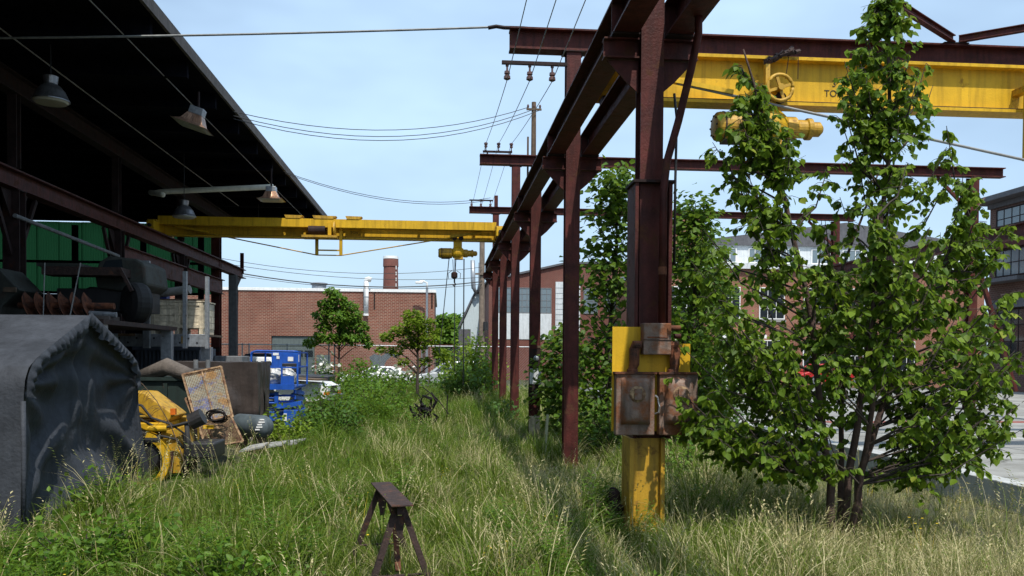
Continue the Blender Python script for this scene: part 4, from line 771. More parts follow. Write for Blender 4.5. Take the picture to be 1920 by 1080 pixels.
en = thing('old_engine', 'dark greasy engine part on the green bin', 'engine', (-5.0, 18.8, 1.62)); MB().box(-5.3, -4.8, 18.6, 19.1, 1.622, 1.8).build('block', 'black_plastic', en, bevel=.03)
for x in (-5.2, -4.95): MB().cyl((x, 18.7, 1.8), (x, 18.7, 1.98), .05).build('cylinder', 'grey_steel', en)
MB().cyl((-5.6, 18.7, 1.72), (-4.75, 18.7, 1.74), .03).build('shaft', 'grey_steel', en)
# blue scissor lift
bl = thing('scissor_lift', 'bright blue scissor lift with guard rails, folded down', 'scissor lift', (-4.48, 24.3, 0))
B_ = 'blue_paint'
MB().box(-4.95, -3.92, 23.75, 25.4, .28, .55).build('chassis', B_, bl, bevel=.02)
for x in (-4.98, -4.08):
    for y in (23.95, 25.1): MB().lathe([(0, .15), (.03, .19), (.14, .19), (.17, .15)], (x-.02, y, .19), (x+1, y, .19), 18).build('wheel', 'black_rubber', bl)
MB().poly([(-4.42, 23.6, .62), (-3.78, 23.6, .72), (-3.78, 23.6, .84), (-4.42, 23.6, .74)], (0,1,0), .3).build('side_tray', B_, bl); MB().box(-4.25, -3.86, 23.62, 23.9, .12, .6).build('battery_box', B_, bl, bevel=.015)
MB().box(-4.24, -4.16, 23.60, 23.619, .3, .5).build('sticker', 'white_paint', bl)
for k, z in enumerate((.60, .82, .98)):
    for sx in (-4.85, -4.05): MB().bar((sx, 23.8, z), (sx, 25.3, z+.11), .06, .10).build('scissor_arm', B_, bl); MB().bar((sx+.07, 23.8, z+.11), (sx+.07, 25.3, z), .06, .10).build('scissor_arm', B_, bl)
    MB().cyl((-4.9, 23.8, z), (-4.0, 23.8, z), .03, n=8).build('cross_pin', B_, bl)
for x in (-4.93, -4.45): MB().box(x-.05, x+.05, 23.66, 23.74, .66, 1.08).build('ladder_side', B_, bl)
for z in (.78, .92, 1.02): MB().cyl((-4.89, 23.70, z), (-4.49, 23.70, z), .025, n=8).build('ladder_rung', B_, bl)
MB().box(-5.2, -5.0, 23.66, 23.9, .70, .82).build('step', 'dark_steel', bl)
MB().box(-5.12, -4.32, 23.6, 25.5, 1.17, 1.23).build('deck', B_, bl); MB().box(-4.319, -3.95, 23.62, 25.5, 1.17, 1.23).build('deck', B_, bl)
MB().box(-5.12, -3.95, 23.56, 23.598, 1.15, 1.30).build('toe_board', B_, bl); MB().box(-4.28, -3.97, 23.60, 23.66, 1.301, 1.52).build('toe_panel', B_, bl)
for x, y in ((-5.1, 23.6), (-4.29, 23.6), (-3.87, 23.6), (-5.1, 25.45), (-3.9, 25.45)):
    MB().bar((x, y, 1.24), (x, y, 2.15 if x != -4.29 else 1.75), .045).build('rail_post', B_, bl)
MB().tube([(-5.1, 23.6, 2.1), (-5.04, 23.6, 2.18), (-4.95, 23.6, 2.20), (-4.0, 23.6, 2.19), (-3.87, 23.6, 2.18)], .026, 8).build('top_rail', B_, bl, smooth=True); MB().bar((-5.08, 23.6, 1.76), (-3.89, 23.6, 1.75), .04).build('mid_rail', B_, bl)
for z in (2.16, 1.76): MB().bar((-5.1, 23.63, z), (-5.1, 25.44, z), .04).build('top_rail', B_, bl); MB().bar((-3.88, 23.63, z), (-3.9, 25.44, z), .04).build('top_rail', B_, bl); MB().bar((-5.08, 25.45, z), (-3.92, 25.45, z), .04).build('top_rail', B_, bl)
MB().box(-4.72, -3.92, 24.4, 24.45, 1.55, 2.20).build('end_panel', B_, bl)
for x0, x1, z0, z1 in ((-4.68, -4.52, 2.08, 2.15), (-4.58, -4.50, 1.98, 2.06), (-4.27, -4.12, 1.92, 2.04), (-4.0, -3.96, 1.90, 2.1)): MB().box(x0, x1, 24.39, 24.399, z0, z1).build('sticker', 'white_paint', bl)
cb = MB().box(-4.36, -3.98, 24.0, 24.3, 1.62, 1.86).build('control_box', 'black_plastic', bl, bevel=.015); MB().box(-4.25, -4.1, 23.985, 23.999, 1.70, 1.77).build('label_plate', 'white_paint', cb)
for cx, cz, rx, rz, lb in ((-4.62, 1.50, .34, .26, 'crumpled silver tarp bundle on the scissor lift deck'), (-4.22, 1.47, .25, .24, 'smaller silver tarp bundle beside the big one on the lift')):
    def bun(u, v, cx=cx, cz=cz, rx=rx, rz=rz):
        a = u*2*math.pi; p = (v-.5)*math.pi; d = V(math.cos(a)*math.cos(p), math.sin(a)*math.cos(p), math.sin(p))
        k = 1+.16*noise.noise(d*2.2+V(cx*7, 0, 0))+.09*abs(noise.noise(d*5))+.05*math.sin(8*d.x+9*d.z+4*noise.noise(d*2))
        return V(cx+rx*d.x*k, 24.0+.30*d.y*k, max(cz+rz*d.z*k, 1.232))
    tag(MB().grid(bun, 48, 28).build('tarp_bundle', 'tarp_silver', smooth=True), lb, 'tarp')
# ================================================================ STORAGE RACK
rk = thing('storage_rack', 'galvanised storage rack with blue-grey beams under the shed roof', 'rack', (-8.2, 21, 0))
MB().box(-8.45, -5.84, 22.05, 22.2, 2.28, 2.60).build('front_beam', 'galv', rk, bevel=.01)
for i in range(11): MB().cyl((-8.2+i*.21, 22.04, 2.38+.11*(i % 2)), (-8.2+i*.21, 22.049, 2.38+.11*(i % 2)), .026, n=8).build('beam_hole', 'black_plastic', rk)
MB().box(-6.48, -6.38, 22.035, 22.049, 2.36, 2.54).build('yellow_tag', 'yellow_paint', rk)
MB().box(-11.2, -6.45, 17.0, 21.6, 2.665, 2.76).build('deck', 'rust_dark', rk); MB().box(-8.3, -5.86, 22.21, 23.6, 2.55, 2.598).build('shelf', 'wood_brown', rk)
for x, w_, z1 in ((-7.3, .16, 4.41), (-6.37, .09, 4.16), (-5.83, .085, 4.04)):
    MB().prof([(-w_/2,-.05),(w_/2,-.05),(w_/2,.05),(w_/2-.015,.05),(w_/2-.015,-.035),(-w_/2+.015,-.035),(-w_/2+.015,.05),(-w_/2,.05)], (x, 21.97, 2.24), (x, 21.97, z1), (0,1,0)).build('stanchion', 'galv', rk)
MB().bar((-7.52, 21.97, 4.3), (-7.52, 21.97, 3.3), .06).build('stanchion', 'galv', rk); MB().box(-7.56, -7.39, 21.94, 22.0, 4.3, 4.36).build('bracket', 'galv', rk); MB().box(-7.56, -7.39, 21.94, 22.0, 3.26, 3.32).build('bracket', 'rust', rk)
for x, y in ((-5.95, 22.4), (-8.3, 22.4), (-6.6, 17.2), (-11.0, 17.2), (-11, 21.3), (-6.6, 21.3)): MB().box(x-.12, x+.12, y-.1, y+.1, -.05, 2.279 if y > 22 else 2.664).build('leg', 'galv', rk)
MB().box(-8.35, -8.02, 22.0, 22.049, 2.30, 2.58).build('side_plate', 'white_siding', rk); MB().box(-8.0, -7.6, 22.0, 22.049, 2.54, 2.6).build('side_plate', 'rust_orange', rk)
sc = thing('steel_container', 'ribbed dark blue-grey steel container under the storage rack', 'container', (-7.6, 25.5, 0)); MB().grid(lambda u, v: V(-8.5+u*1.75, 24.6+.025*math.copysign(1, math.sin(u*2*math.pi*16)), v*2.25), 192, 1).build('ribbed_side', 'corrugated_blue', sc)
MB().box(-8.5, -6.76, 24.66, 26.4, 0, 2.26).build('body', 'corrugated_blue', sc); MB().box(-8.55, -6.7, 24.55, 24.60, 2.2, 2.30).build('top_rail', 'corrugated_blue', sc)
o = MB().box(-6.7, -5.9, 26.0, 27.0, 0, 2.05).build('grey_cabinet', 'grey_steel', bevel=.02); tag(o, 'plain grey steel cabinet next to the ribbed container', 'cabinet')
# wooden crate with planks
ct = thing('wooden_crate', 'pale wooden crate with battens on the storage rack', 'crate', (-7.15, 22.9, 2.6))
for j in range(4): MB().box(-7.83, -6.52, 22.3, 22.325, 2.75+j*.165, 2.905+j*.165).build('plank', 'wood_grey', ct)
for j in range(4): MB().box(-6.545, -6.52, 22.33, 23.3, 2.75+j*.165, 2.905+j*.165).build('plank', 'wood_grey', ct)
for x in (-7.78, -7.18, -6.58): MB().box(x-.045, x+.045, 22.27, 22.299, 2.75, 3.40).build('batten', 'wood_grey', ct); MB().box(x-.05, x+.05, 22.25, 23.3, 2.605, 2.745).build('skid', 'wood_grey', ct)
for z in (2.76, 3.33): MB().box(-7.73, -7.23, 22.272, 22.2985, z, z+.08).build('batten', 'wood_grey', ct); MB().box(-7.13, -6.63, 22.272, 22.2985, z, z+.08).build('batten', 'wood_grey', ct)
MB().box(-7.86, -6.50, 22.26, 23.33, 3.42, 3.45).build('lid', 'wood_grey', ct); MB().box(-7.80, -7.775, 22.33, 23.3, 2.75, 3.41).build('end_board', 'wood_grey', ct); MB().box(-7.774, -6.55, 23.28, 23.31, 2.75, 3.41).build('back_board', 'wood_grey', ct)
for i in range(3):
    o = MB().box(-7.85+.03*i, -6.75+.12*(i % 2), 22.5+.25*i, 22.7+.25*i, 3.455, 3.50+.02*i).build('loose_plank', 'wood_brown'); tag(o, ['weathered brown plank on the front edge of the crate lid', 'weathered brown plank between two others on the crate lid', 'weathered brown plank on the back edge of the crate lid'][i], 'plank', 'planks on the crate')
o = MB().tube([(-7.75, 22.75, 3.66), (-6.95, 22.6, 3.76)], .11, 16).build('foam_roll', 'cable_grey'); tag(o, 'pale grey roll lying on planks above the crate', 'roll')
o = MB().box(-8.0, -7.72, 23.2, 23.5, 3.46, 3.7).build('blue_bin', 'blue_plastic', bevel=.02); tag(o, 'small blue plastic bin behind the pale crate', 'bin')
# old dark truck body and machine parts on the deck
tr = thing('truck_hulk', 'old dark truck body with big tyre resting on the storage rack', 'truck', (-7.8, 20.3, 2.6))
MB().poly([(-7.75, 19.9, 3.70), (-7.65, 19.9, 4.0), (-7.45, 19.9, 4.13), (-6.85, 19.9, 4.08), (-6.68, 19.9, 3.98), (-6.62, 19.9, 3.5), (-6.9, 19.9, 3.3), (-7.7, 19.9, 3.4)], (0,1,0), 1.6).build('cab', 'olive_metal', tr, bevel=.05)
MB().poly([(-7.62, 19.885, 3.76), (-7.5, 19.885, 4.02), (-7.15, 19.885, 4.06), (-7.12, 19.885, 3.76)], (0,1,0), .014).build('cab_window', 'glass_dark', tr)
MB().box(-8.62, -6.95, 19.3, 19.88, 3.64, 3.82).build('bed_rail', 'rust_dark', tr); MB().box(-8.75, -7.85, 19.35, 21.3, 3.83, 3.90).build('bed_floor', 'olive_metal', tr); MB().bar((-6.98, 19.3, 3.8), (-6.72, 19.3, 3.3), .07).build('stay', 'rust_dark', tr)
MB().lathe([(0, .25), (.04, .42), (.12, .46), (.30, .46), (.38, .42), (.42, .25)], (-6.9, 19.5, 3.06), (-6.5, 19.9, 3.06), 26).build('tyre', 'black_rubber', tr)
MB().lathe([(0, .25), (.04, .42), (.12, .46), (.30, .46), (.38, .42), (.42, .25)], (-8.4, 21.0, 3.06), (-8.0, 21.2, 3.06), 20).build('tyre', 'black_rubber', tr); MB().box(-8.6, -6.8, 20.0, 21.4, 2.9, 3.4).build('chassis', 'black_plastic', tr)
fb = thing('finned_auger', 'row of rusty curved steel fins on a shaft in front of the truck hulk', 'machine part', (-8.0, 18.9, 2.6))
for i in range(6):
    x = -8.7+i*.24
    MB().grid(lambda u, v, x=x: V(x+.22*v*v-.06*math.sin(u*math.pi), 18.6+.5*u, 2.62+.62*(1-v)*(1-.25*abs(2*u-1))), 6, 8).build('fin', 'rust', fb, smooth=True, solid=.012)
MB().cyl((-8.9, 18.9, 2.95), (-6.95, 18.9, 2.95), .07).build('shaft', 'rust', fb); MB().cyl((-7.4, 18.75, 2.78), (-6.85, 18.75, 2.76), .06).build('shaft', 'galv', fb); MB().box(-7.25, -6.95, 18.6, 19.2, 2.602, 2.73).build('foot', 'stone_grey', fb)
hp = thing('tilted_hopper', 'dark tilted steel hopper beside the braced shed column', 'hopper', (-9.2, 19.2, 2.6)); MB().poly([(-9.75, 18.6, 2.61), (-9.7, 18.6, 3.25), (-9.2, 18.6, 3.72), (-8.75, 18.6, 3.25), (-9.1, 18.6, 2.9), (-9.15, 18.6, 2.61)], (0,1,0), 1.1).build('shell', 'olive_metal', hp, bevel=.02); MB().box(-9.05, -8.8, 18.55, 18.6, 3.2, 3.3).build('lip', 'wood_brown', hp)
o = MB().box(-10.5, -9.85, 18.3, 19.2, 2.605, 3.12).build('blue_crate', 'blue_plastic', bevel=.02); tag(o, 'dark blue crate on the rack at the left of the hopper', 'crate')
o = MB().lathe([(0, .5), (.25, .5), (.55, .36), (.8, .12)], (-10.3, 20.3, 2.605), (-10.3, 20.3, 4), 9).build('rubble_heap', 'stone_grey'); tag(o, 'dusty brown rubble heap at the back of the rack', 'heap')
for x0, x1, z in ((-8.2, -8.2, 1), (-7.9, -7.75, 2)): pass
o = MB().tube([(-7.62, 18.2, 2.45), (-7.4, 18.3, 3.8)], .014, 6).build('strap', 'cable_grey'); tag(o, 'pale tie-down strap slanting over the rusty fins', 'strap')
o = MB().tube([(-8.15, 18.3, 2.45), (-8.15, 18.4, 3.8)], .012, 6).build('strap', 'cable_grey'); tag(o, 'upright tie-down strap in front of the rusty fins', 'strap')
ct.location.x += .52
for o in scene.objects:
    if o.parent is None and o.name.split('.')[0] in ('loose_plank', 'foam_roll', 'blue_bin'): o.location.x += .52
    if o.parent is None and o.name.split('.')[0] in ('truck_hulk', 'finned_auger', 'tilted_hopper', 'blue_crate', 'rubble_heap', 'strap'): o.location.z += .16
# ================================================================ VEHICLES
def car(name, label, cat, loc, rz, L, W, belt, roofz, prof_low, prof_cab, body, wheels, wins, lights=True, parts=()):
    t_ = thing(name, label, cat, loc)
    def T(p): a = R(rz); return V(loc[0]+p[0]*math.cos(a)-p[1]*math.sin(a), loc[1]+p[0]*math.sin(a)+p[1]*math.cos(a), loc[2]+p[2])
    def slab(pr, w0, w1):   # side profile pr [(x,z)] lofted over the width, top narrower
        zs = [z for _, z in pr]; lo, hi = min(zs), max(zs); m = MB(); k = len(pr)
        def hw_(z): return w0+(w1-w0)*(z-lo)/max(hi-lo, .01)
        vs = [T((x, -hw_(z), z)) for x, z in pr]+[T((x, hw_(z), z)) for x, z in pr]
        return m.add(vs, [list(range(k))[::-1], list(range(k, 2*k))]+[[i, (i+1) % k, k+(i+1) % k, k+i] for i in range(k)])
    bd = slab(prof_low, W/2, W/2-.03).build('body', body, t_, bevel=.05)
    cb_ = slab(prof_cab, W/2-.06, W/2-.20).build('cabin', body, t_, bevel=.04)
    for x0, x1, x2, x3, z0, z1 in wins:
        for s_ in (-1, 1):
            zs = [z for _, z in prof_cab]; lo, hi = min(zs), max(zs)
            def hw2(z): return W/2-.06+(-.14)*(z-lo)/(hi-lo)
            MB().add([T((x0, s_*(hw2(z0)+.006), z0)), T((x1, s_*(hw2(z0)+.006), z0)), T((x2, s_*(hw2(z1)+.006), z1)), T((x3, s_*(hw2(z1)+.006), z1))], [(0,1,2,3)]).build('window', 'glass_dark', cb_)
    for x in wheels:
        for s_ in (-1, 1):
            p = T((x, s_*(W/2-.21), .33)); q = T((x, s_*(W/2+5), .33))
            ty = MB().lathe([(0, .2), (.0, .30), (.03, .335), (.19, .335), (.215, .30), (.215, .22)], p, q, 22).build('tyre', 'black_rubber', t_); MB().lathe([(.15, .05), (.18, .20), (.218, .215), (.222, .16), (.21, .06)], p, q, 14).build('rim', 'galv', ty)
    for nm, mt, x0, x1, y0, y1, z0, z1 in parts:
        m = MB().box(x0, x1, y0, y1, z0, z1); m.v = [T(v) for v in m.v]; m.build(nm, mt, t_, bevel=.012)
    return t_
low = [(-2.3,.35),(-2.35,.7),(-2.25,1.0),(1.1,1.02),(2.05,.86),(2.35,.66),(2.32,.32),(1.8,.25),(-1.9,.25)]
cabv = [(-2.25,1.0),(-2.1,1.62),(-1.7,1.74),(.3,1.72),(1.3,1.03)]
car('minivan', 'silver minivan parked behind the fence beside the bright young tree', 'van', (.6, 56.2, 0), 180, 4.7, 1.85, 1, 1.7, low, cabv, 'car_silver', (-1.45, 1.5), [(-2.05,-1.25,-1.25,-1.95,1.08,1.6),(-1.1,-.15,-.15,-1.1,1.08,1.62),(0.0,1.0,.35,0.0,1.08,1.6)], parts=[('tail_light','tail_red',-2.38,-2.2,-.93,-.7,.8,1.05),('tail_light','tail_red',-2.38,-2.2,.7,.93,.8,1.05),('headlight','headlight',2.2,2.36,-.85,-.5,.6,.74),('headlight','headlight',2.2,2.36,.5,.85,.6,.74),('bumper','car_silver',2.3,2.42,-.85,.85,.3,.55)])
lows = [(-2.2,.3),(-2.25,.75),(-1.6,.95),(.9,.95),(1.95,.82),(2.2,.6),(2.15,.28),(-1.9,.24)]
cabs = [(-1.8,.95),(-1.1,1.38),(.1,1.4),(1.0,.96)]
car('sedan', 'white sedan parked behind the low bushes next to the minivan', 'car', (-4.2, 56.0, 0), 180, 4.4, 1.75, 1, 1.4, lows, cabs, 'car_white', (-1.35, 1.35), [(-1.45,-.45,-.45,-1.0,1.0,1.3),(-.35,.75,.15,-.35,1.0,1.32)], parts=[('headlight','headlight',2.0,2.2,-.8,-.45,.6,.72),('headlight','headlight',2.0,2.2,.45,.8,.6,.72),('bumper','car_white',2.12,2.25,-.8,.8,.3,.5)])
lowp = [(-2.6,.45),(-2.65,1.05),(-.7,1.08),(.9,1.1),(2.3,1.02),(2.6,.85),(2.6,.45),(2.2,.35),(-2.2,.35)]
cabp = [(-.8,1.07),(-.7,1.8),(-.3,1.9),(.55,1.88),(1.15,1.1)]
pk = [('headlight','headlight',2.52,2.63,-.85,-.5,.72,.92),('headlight','headlight',2.52,2.63,.5,.85,.72,.92),('turn_signal','signal_orange',2.5,2.64,-.92,-.55,.60,.70),('turn_signal','signal_orange',2.5,2.64,.55,.92,.60,.70),('grille','black_plastic',2.56,2.62,-.48,.48,.62,.9),('bumper','galv',2.6,2.72,-.92,.92,.42,.58)]
car('pickup_truck', 'white pickup truck nose with orange signal sticking out behind the lift', 'truck', (-6.35, 31.0, .12), -8, 5.2, 1.85, 1, 1.9, lowp, cabp, 'car_white', (-1.6, 1.6), [(-.6,.15,.15,-.55,1.15,1.75),(.25,.95,.6,.25,1.15,1.75)], parts=pk)
car('pickup_truck', 'dark blue pickup truck standing behind the brown tarped stack', 'truck', (-6.9, 34.2, .25), 180, 5.4, 1.95, 1, 1.9, lowp, cabp, 'car_dark', (-1.6, 1.6), [(-.6,.15,.15,-.55,1.15,1.75),(.25,.95,.6,.25,1.15,1.75)], parts=pk)
o = MB().poly([(-5.6, 29.7, 1.27), (-4.1, 29.4, 1.22), (-3.95, 30.4, 1.22), (-5.4, 30.8, 1.27)], (0,0,1), .05).build('board_cover', 'wood_brown'); tag(o, 'brown board laid over the white pickup nose', 'board')
car('hatchback', 'red car parked at the brick building behind the leafy tree', 'car', (24.5, 52, .36), 0, 4.4, 1.75, 1, 1.4, lows, cabs, 'red_paint', (-1.35, 1.35), [(-1.45,-.45,-.45,-1.0,1.0,1.3),(-.35,.75,.15,-.35,1.0,1.32)])
car('delivery_van', 'white van parked behind the tree on the paved yard', 'van', (12.6, 40, .36), 90, 4.7, 1.85, 1, 1.7, low, cabv, 'car_white', (-1.45, 1.5), [(-2.05,-1.25,-1.25,-1.95,1.08,1.6),(-1.1,-.15,-.15,-1.1,1.08,1.62),(0.0,1.0,.35,0.0,1.08,1.6)])
# ================================================================ SAWHORSE, POST, SCRAP, HYDRANT PIPE
sw = thing('sawhorse', 'rusty steel sawhorse with a flat plate top in the tall grass', 'sawhorse', (-.45, 8.05, 0))
A = V(-.32, 7.36, .80); Bq = V(-.6, 8.72, .80); dr = (Bq-A).normalized(); sd_ = V(dr.y, -dr.x, 0)
m = MB(); m.add([A-sd_*.098, A+sd_*.098, Bq+sd_*.098, Bq-sd_*.098], [])
MB().poly([A-sd_*.098, A+sd_*.098, Bq+sd_*.098, Bq-sd_*.098], (0,0,1), .014).build('top_plate', 'rust_dark', sw, bevel=.003)
MB().bar(A+dr*.06-V(0,0,.041), Bq-dr*.06-V(0,0,.041), .07, .08).build('ridge_beam', 'rust_dark', sw)
for base, sg in ((A+dr*.14, -1), (Bq-dr*.14, 1)):
    feet = []
    for s_ in (-1, 1):
        ft = base+sd_*(s_*.31)+dr*(sg*.12); ft.z = -.05; tp_ = base+sd_*(s_*.03); tp_.z = .76
        MB().prof([(-.026,-.004),(.026,-.004),(.026,.004),(-.020,.004),(-.020,.045),(-.026,.045)], tp_, ft, dr).build('leg', 'rust_dark', sw); feet.append(ft.lerp(tp_, .30))
    MB().cyl(feet[0], feet[1], .012, n=8).build('cross_rod', 'rust_dark', sw)
    gp = base.copy(); gp.z = .70
    MB().poly([gp+sd_*.05, gp-sd_*.05, gp-sd_*.02-V(0,0,.2), gp+sd_*.02-V(0,0,.2)], dr, .008*sg).build('gusset', 'rust_dark', sw)
MB().bar(V(-.36, 7.55, .2), V(-.45, 8.2, .74), .05, .008).build('diagonal_brace', 'rust', sw)
st = MB().bar((2.04, 16.7, -.1), (2.12, 16.75, .95), .05, .035).build('survey_stake', 'stake_pale'); tag(st, 'pale greenish wooden stake leaning beside the second runway column', 'stake')
hy = thing('pipe_bollard', 'short dark maroon pipe bollard at the foot of the yellow column base', 'bollard', (2.10, 10.05, 0)); MB().lathe([(0, .11), (.30, .11), (.32, .13), (.36, .13), (.38, .09), (.52, .085), (.58, .03)], (2.08, 10.1, -.05), (2.08, 10.1, 2), 16).build('barrel', 'dark_steel', hy); MB().cyl((1.98, 10.0, .24), (1.95, 9.95, .24), .05).build('side_cap', 'red_steel', hy)
sk = thing('scrap_tangle', 'upright tangle of black burnt scrap metal strips in the weeds', 'scrap', (-.45, 24.5, 0))
rs = random.Random(5); sk.scale = (1.0, 1.0, 1.05)
for i in range(26):
    p = V(-.45+rs.uniform(-.2,.2), 24.5+rs.uniform(-.2,.2), rs.uniform(-.05,.5)); q = p+V(rs.uniform(-.25,.1), rs.uniform(-.2,.2), rs.uniform(.25,.6)); mid = p.lerp(q, .5)+V(rs.uniform(-.2,.2), rs.uniform(-.15,.15), rs.uniform(-.05,.15))
    MB().tube([p, p.lerp(mid, .6), mid, mid.lerp(q, .6), q], [.02, .045, .05, .035, .012] if i % 2 else .014, 5).build('strip', 'scrap_black', sk)
MB().tube([(-.5, 24.4, 1.15), (-.1, 24.3, .85), (.25, 24.2, .42)], .015, 5).build('strip', 'scrap_black', sk)
MB().bar((.18, 24.3, .0), (.2, 24.3, .95), .035).build('peg', 'scrap_black', sk)
# ================================================================ FOLIAGE
LT = np.array([(0,0,0),(-.40,.30,.07),(-.30,.62,.05),(0,1,-.06),(.30,.62,.05),(.40,.30,.07),(0,.5,-.02)], float)
LF = [(0,6,2,1),(6,3,2),(0,5,4,6),(6,4,3)]
def frames(d, roll):
    d = d/np.linalg.norm(d, axis=1, keepdims=True); up_ = np.tile(np.array([0,0,1.]), (len(d), 1)); up_[np.abs(d[:,2]) > .95] = (0,1,0)
    x = np.cross(d, up_); x /= np.linalg.norm(x, axis=1, keepdims=True); z = np.cross(x, d)
    c, s_ = np.cos(roll)[:,None], np.sin(roll)[:,None]; return x*c+z*s_, d, z*c-x*s_
def leaves(name, mat, parent, pos, d, size, roll, wid=1.0):
    X, Y, Z = frames(d, roll); org = np.array(ORG[parent.name]) if parent is not None else np.zeros(3); n = len(pos); k = len(LT)
    v = (pos-org)[:,None,:]+size[:,None,None]*(LT[None,:,0:1]*wid*X[:,None,:]+LT[None,:,1:2]*Y[:,None,:]+LT[None,:,2:3]*Z[:,None,:])
    me = bpy.data.meshes.new(name); me.vertices.add(n*k); me.vertices.foreach_set('co', v.reshape(-1).astype(np.float32))
    per = [len(f) for f in LF]; loops = np.concatenate([np.array(f) for f in LF]); nl = len(loops)
    li = (loops[None,:]+(np.arange(n)*k)[:,None]).reshape(-1).astype(np.int32); me.loops.add(len(li)); me.loops.foreach_set('vertex_index', li)
    st_ = np.concatenate([[0], np.cumsum(per)[:-1]]); ls = (st_[None,:]+(np.arange(n)*nl)[:,None]).reshape(-1).astype(np.int32)
    me.polygons.add(len(ls)); me.polygons.foreach_set('loop_start', ls); me.update(calc_edges=True); me.validate()
    o = bpy.data.objects.new(name, me); scene.collection.objects.link(o); me.materials.append(MT[mat])
    if parent is not None: o.parent = parent
    kind(o, 'stuff'); return o
def rnd(n, a, b_): return RNG.uniform(a, b_, n)
def unit(n): v = RNG.normal(size=(n,3)); return v/np.linalg.norm(v, axis=1, keepdims=True)
# ---- the big multi-stemmed tree
bt = thing('leafy_tree', 'large multi-stemmed tree with drooping heart-shaped leaves beside the yellow column', 'tree', (4.65, 9.4, 0))
stems = [[(4.44,9.3,-.1),(4.40,9.3,.7),(4.28,9.25,1.35),(4.12,9.2,2.5),(3.78,9.15,3.8),(3.5,9.1,4.7),(3.26,9.1,5.45)],
         [(4.63,9.4,-.1),(4.66,9.4,.7),(4.78,9.4,1.5),(4.93,9.35,2.9),(5.02,9.3,4.3),(5.03,9.3,5.3),(4.95,9.3,6.35)],
         [(4.80,9.5,-.1),(4.85,9.5,.7),(5.1,9.5,1.5),(5.55,9.5,2.7),(6.0,9.55,3.5),(6.35,9.55,4.0)],
         [(4.66,9.55,-.1),(4.72,9.7,.7),(4.85,9.95,1.8),(4.9,10.1,3.2),(5.3,10.0,4.4)],
         [(4.62,9.3,-.1),(4.66,9.1,.7),(4.62,8.8,1.6),(4.5,8.6,2.6),(4.55,8.6,3.6)]]
sp = []
m = MB()
for k, s_ in enumerate(stems):
    pts = []
    for a, e in zip(s_[:-1], s_[1:]):
        for i in range(4): pts.append(V(*a).lerp(V(*e), i/4)+V(noise.noise(V(k*3, a[2]*2+i*.4, 0)), noise.noise(V(k*3, a[2]*2+i*.4, 5)), 0)*.035)
    pts.append(V(*s_[-1])); n = len(pts); r0 = .046 if k < 3 else .036
    m.tube(pts, [r0*(1-i/n)**.8+.006 for i in range(n)], 8); sp += [(p, k) for p in pts if p.z > .5]
m.build('trunk', 'bark_red', bt, smooth=True)
ZS = [.70, 1.02, 1.35, 2.5, 3.1, 3.75, 4.1, 4.6, 5.5, 6.1, 6.45]
L0 = [3.2, 2.8, 2.6, 2.52, 2.62, 2.75, 4.2, 4.35, 4.62, 4.82, 4.95]; L1 = [6.2, 6.45, 6.6, 6.65, 6.6, 6.45, 6.0, 5.85, 5.55, 5.25, 5.0]
bm_ = MB(); P = []; D = []
def addbranch(t_, dens=1.0):
    cand = [p for p, k in sp if p.z < t_.z-.10 and (p-t_).length < 2.6] or [p for p, k in sp]
    b0 = min(cand, key=lambda p: (p-t_).length+.9*abs((t_.z-p.z)-.95)); mid = b0.lerp(t_, .5)+V((t_.x-b0.x)*.16, (t_.y-b0.y)*.16, -.08); L = (t_-b0).length
    path = [b0, b0.lerp(mid, .6)+V(0,0,.02), mid, mid.lerp(t_, .6), t_]
    bm_.tube(path, [.013, .011, .009, .006, .003], 5)
    for j in range(int(13*dens)):
        u = random.uniform(.22, 1.03); p0 = (mid.lerp(t_, (u-.5)*2) if u > .5 else b0.lerp(mid, u*2)); dv = V(random.gauss(0,1), random.gauss(0,1), random.gauss(-.1,.6)).normalized(); ln = random.uniform(.10, .30)*(1.25-.5*u)
        p1 = p0+dv*ln-V(0,0,.05); bm_.tube([p0, p0.lerp(p1, .5)+V(0,0,.02), p1], [.004, .003, .0015], 4)
        for q in range(random.randint(5, 8)):
            w_ = random.uniform(.1, 1.02); pp = p0.lerp(p1, min(w_, 1)); P.append(pp); o_ = V(random.gauss(0,.5), random.gauss(0,.5), 0); D.append(V(dv.x*.5, dv.y*.5, -.75)+o_+V(0,0,random.gauss(0,.22)))
for i in range(285):
    z = random.uniform(1.12, 3.7) if random.random() < .84 else random.uniform(3.7, 6.3)
    x0 = np.interp(z, ZS, L0); x1 = np.interp(z, ZS, L1); u = random.random(); x = x0+(x1-x0)*u
    hd = min(1.25, .36*(x1-x0))*math.sqrt(max(.05, 1-(2*u-1)**2)); yv = 9.35+random.uniform(-1, 1)*hd
    if x < 4.2 and z > 2.4 and random.random() < .62: continue
    if z < 1.9 and 3.9 < x < 5.5 and random.random() < .85: continue
    addbranch(V(x, yv, z))
for i in range(18): addbranch(V(random.uniform(3.0, 3.8), 9.1+random.uniform(-.35,.35), random.uniform(3.6, 4.7)))
for i in range(12): z = random.uniform(4.4, 5.4); addbranch(V(3.32+random.uniform(-.16,.25)*(5.9-z), 9.1+random.uniform(-.1,.1), z), .8)
for i in range(3): addbranch(V(4.45, 9.2, 4.9+.25*i), .6)
bm_.build('branches', 'bark', bt)
P = np.array([tuple(p) for p in P]); D = np.array([tuple(d) for d in D]); S = .05+.07*RNG.beta(2.0, 2.0, len(P)); RO = rnd(len(P), -.9, .9)
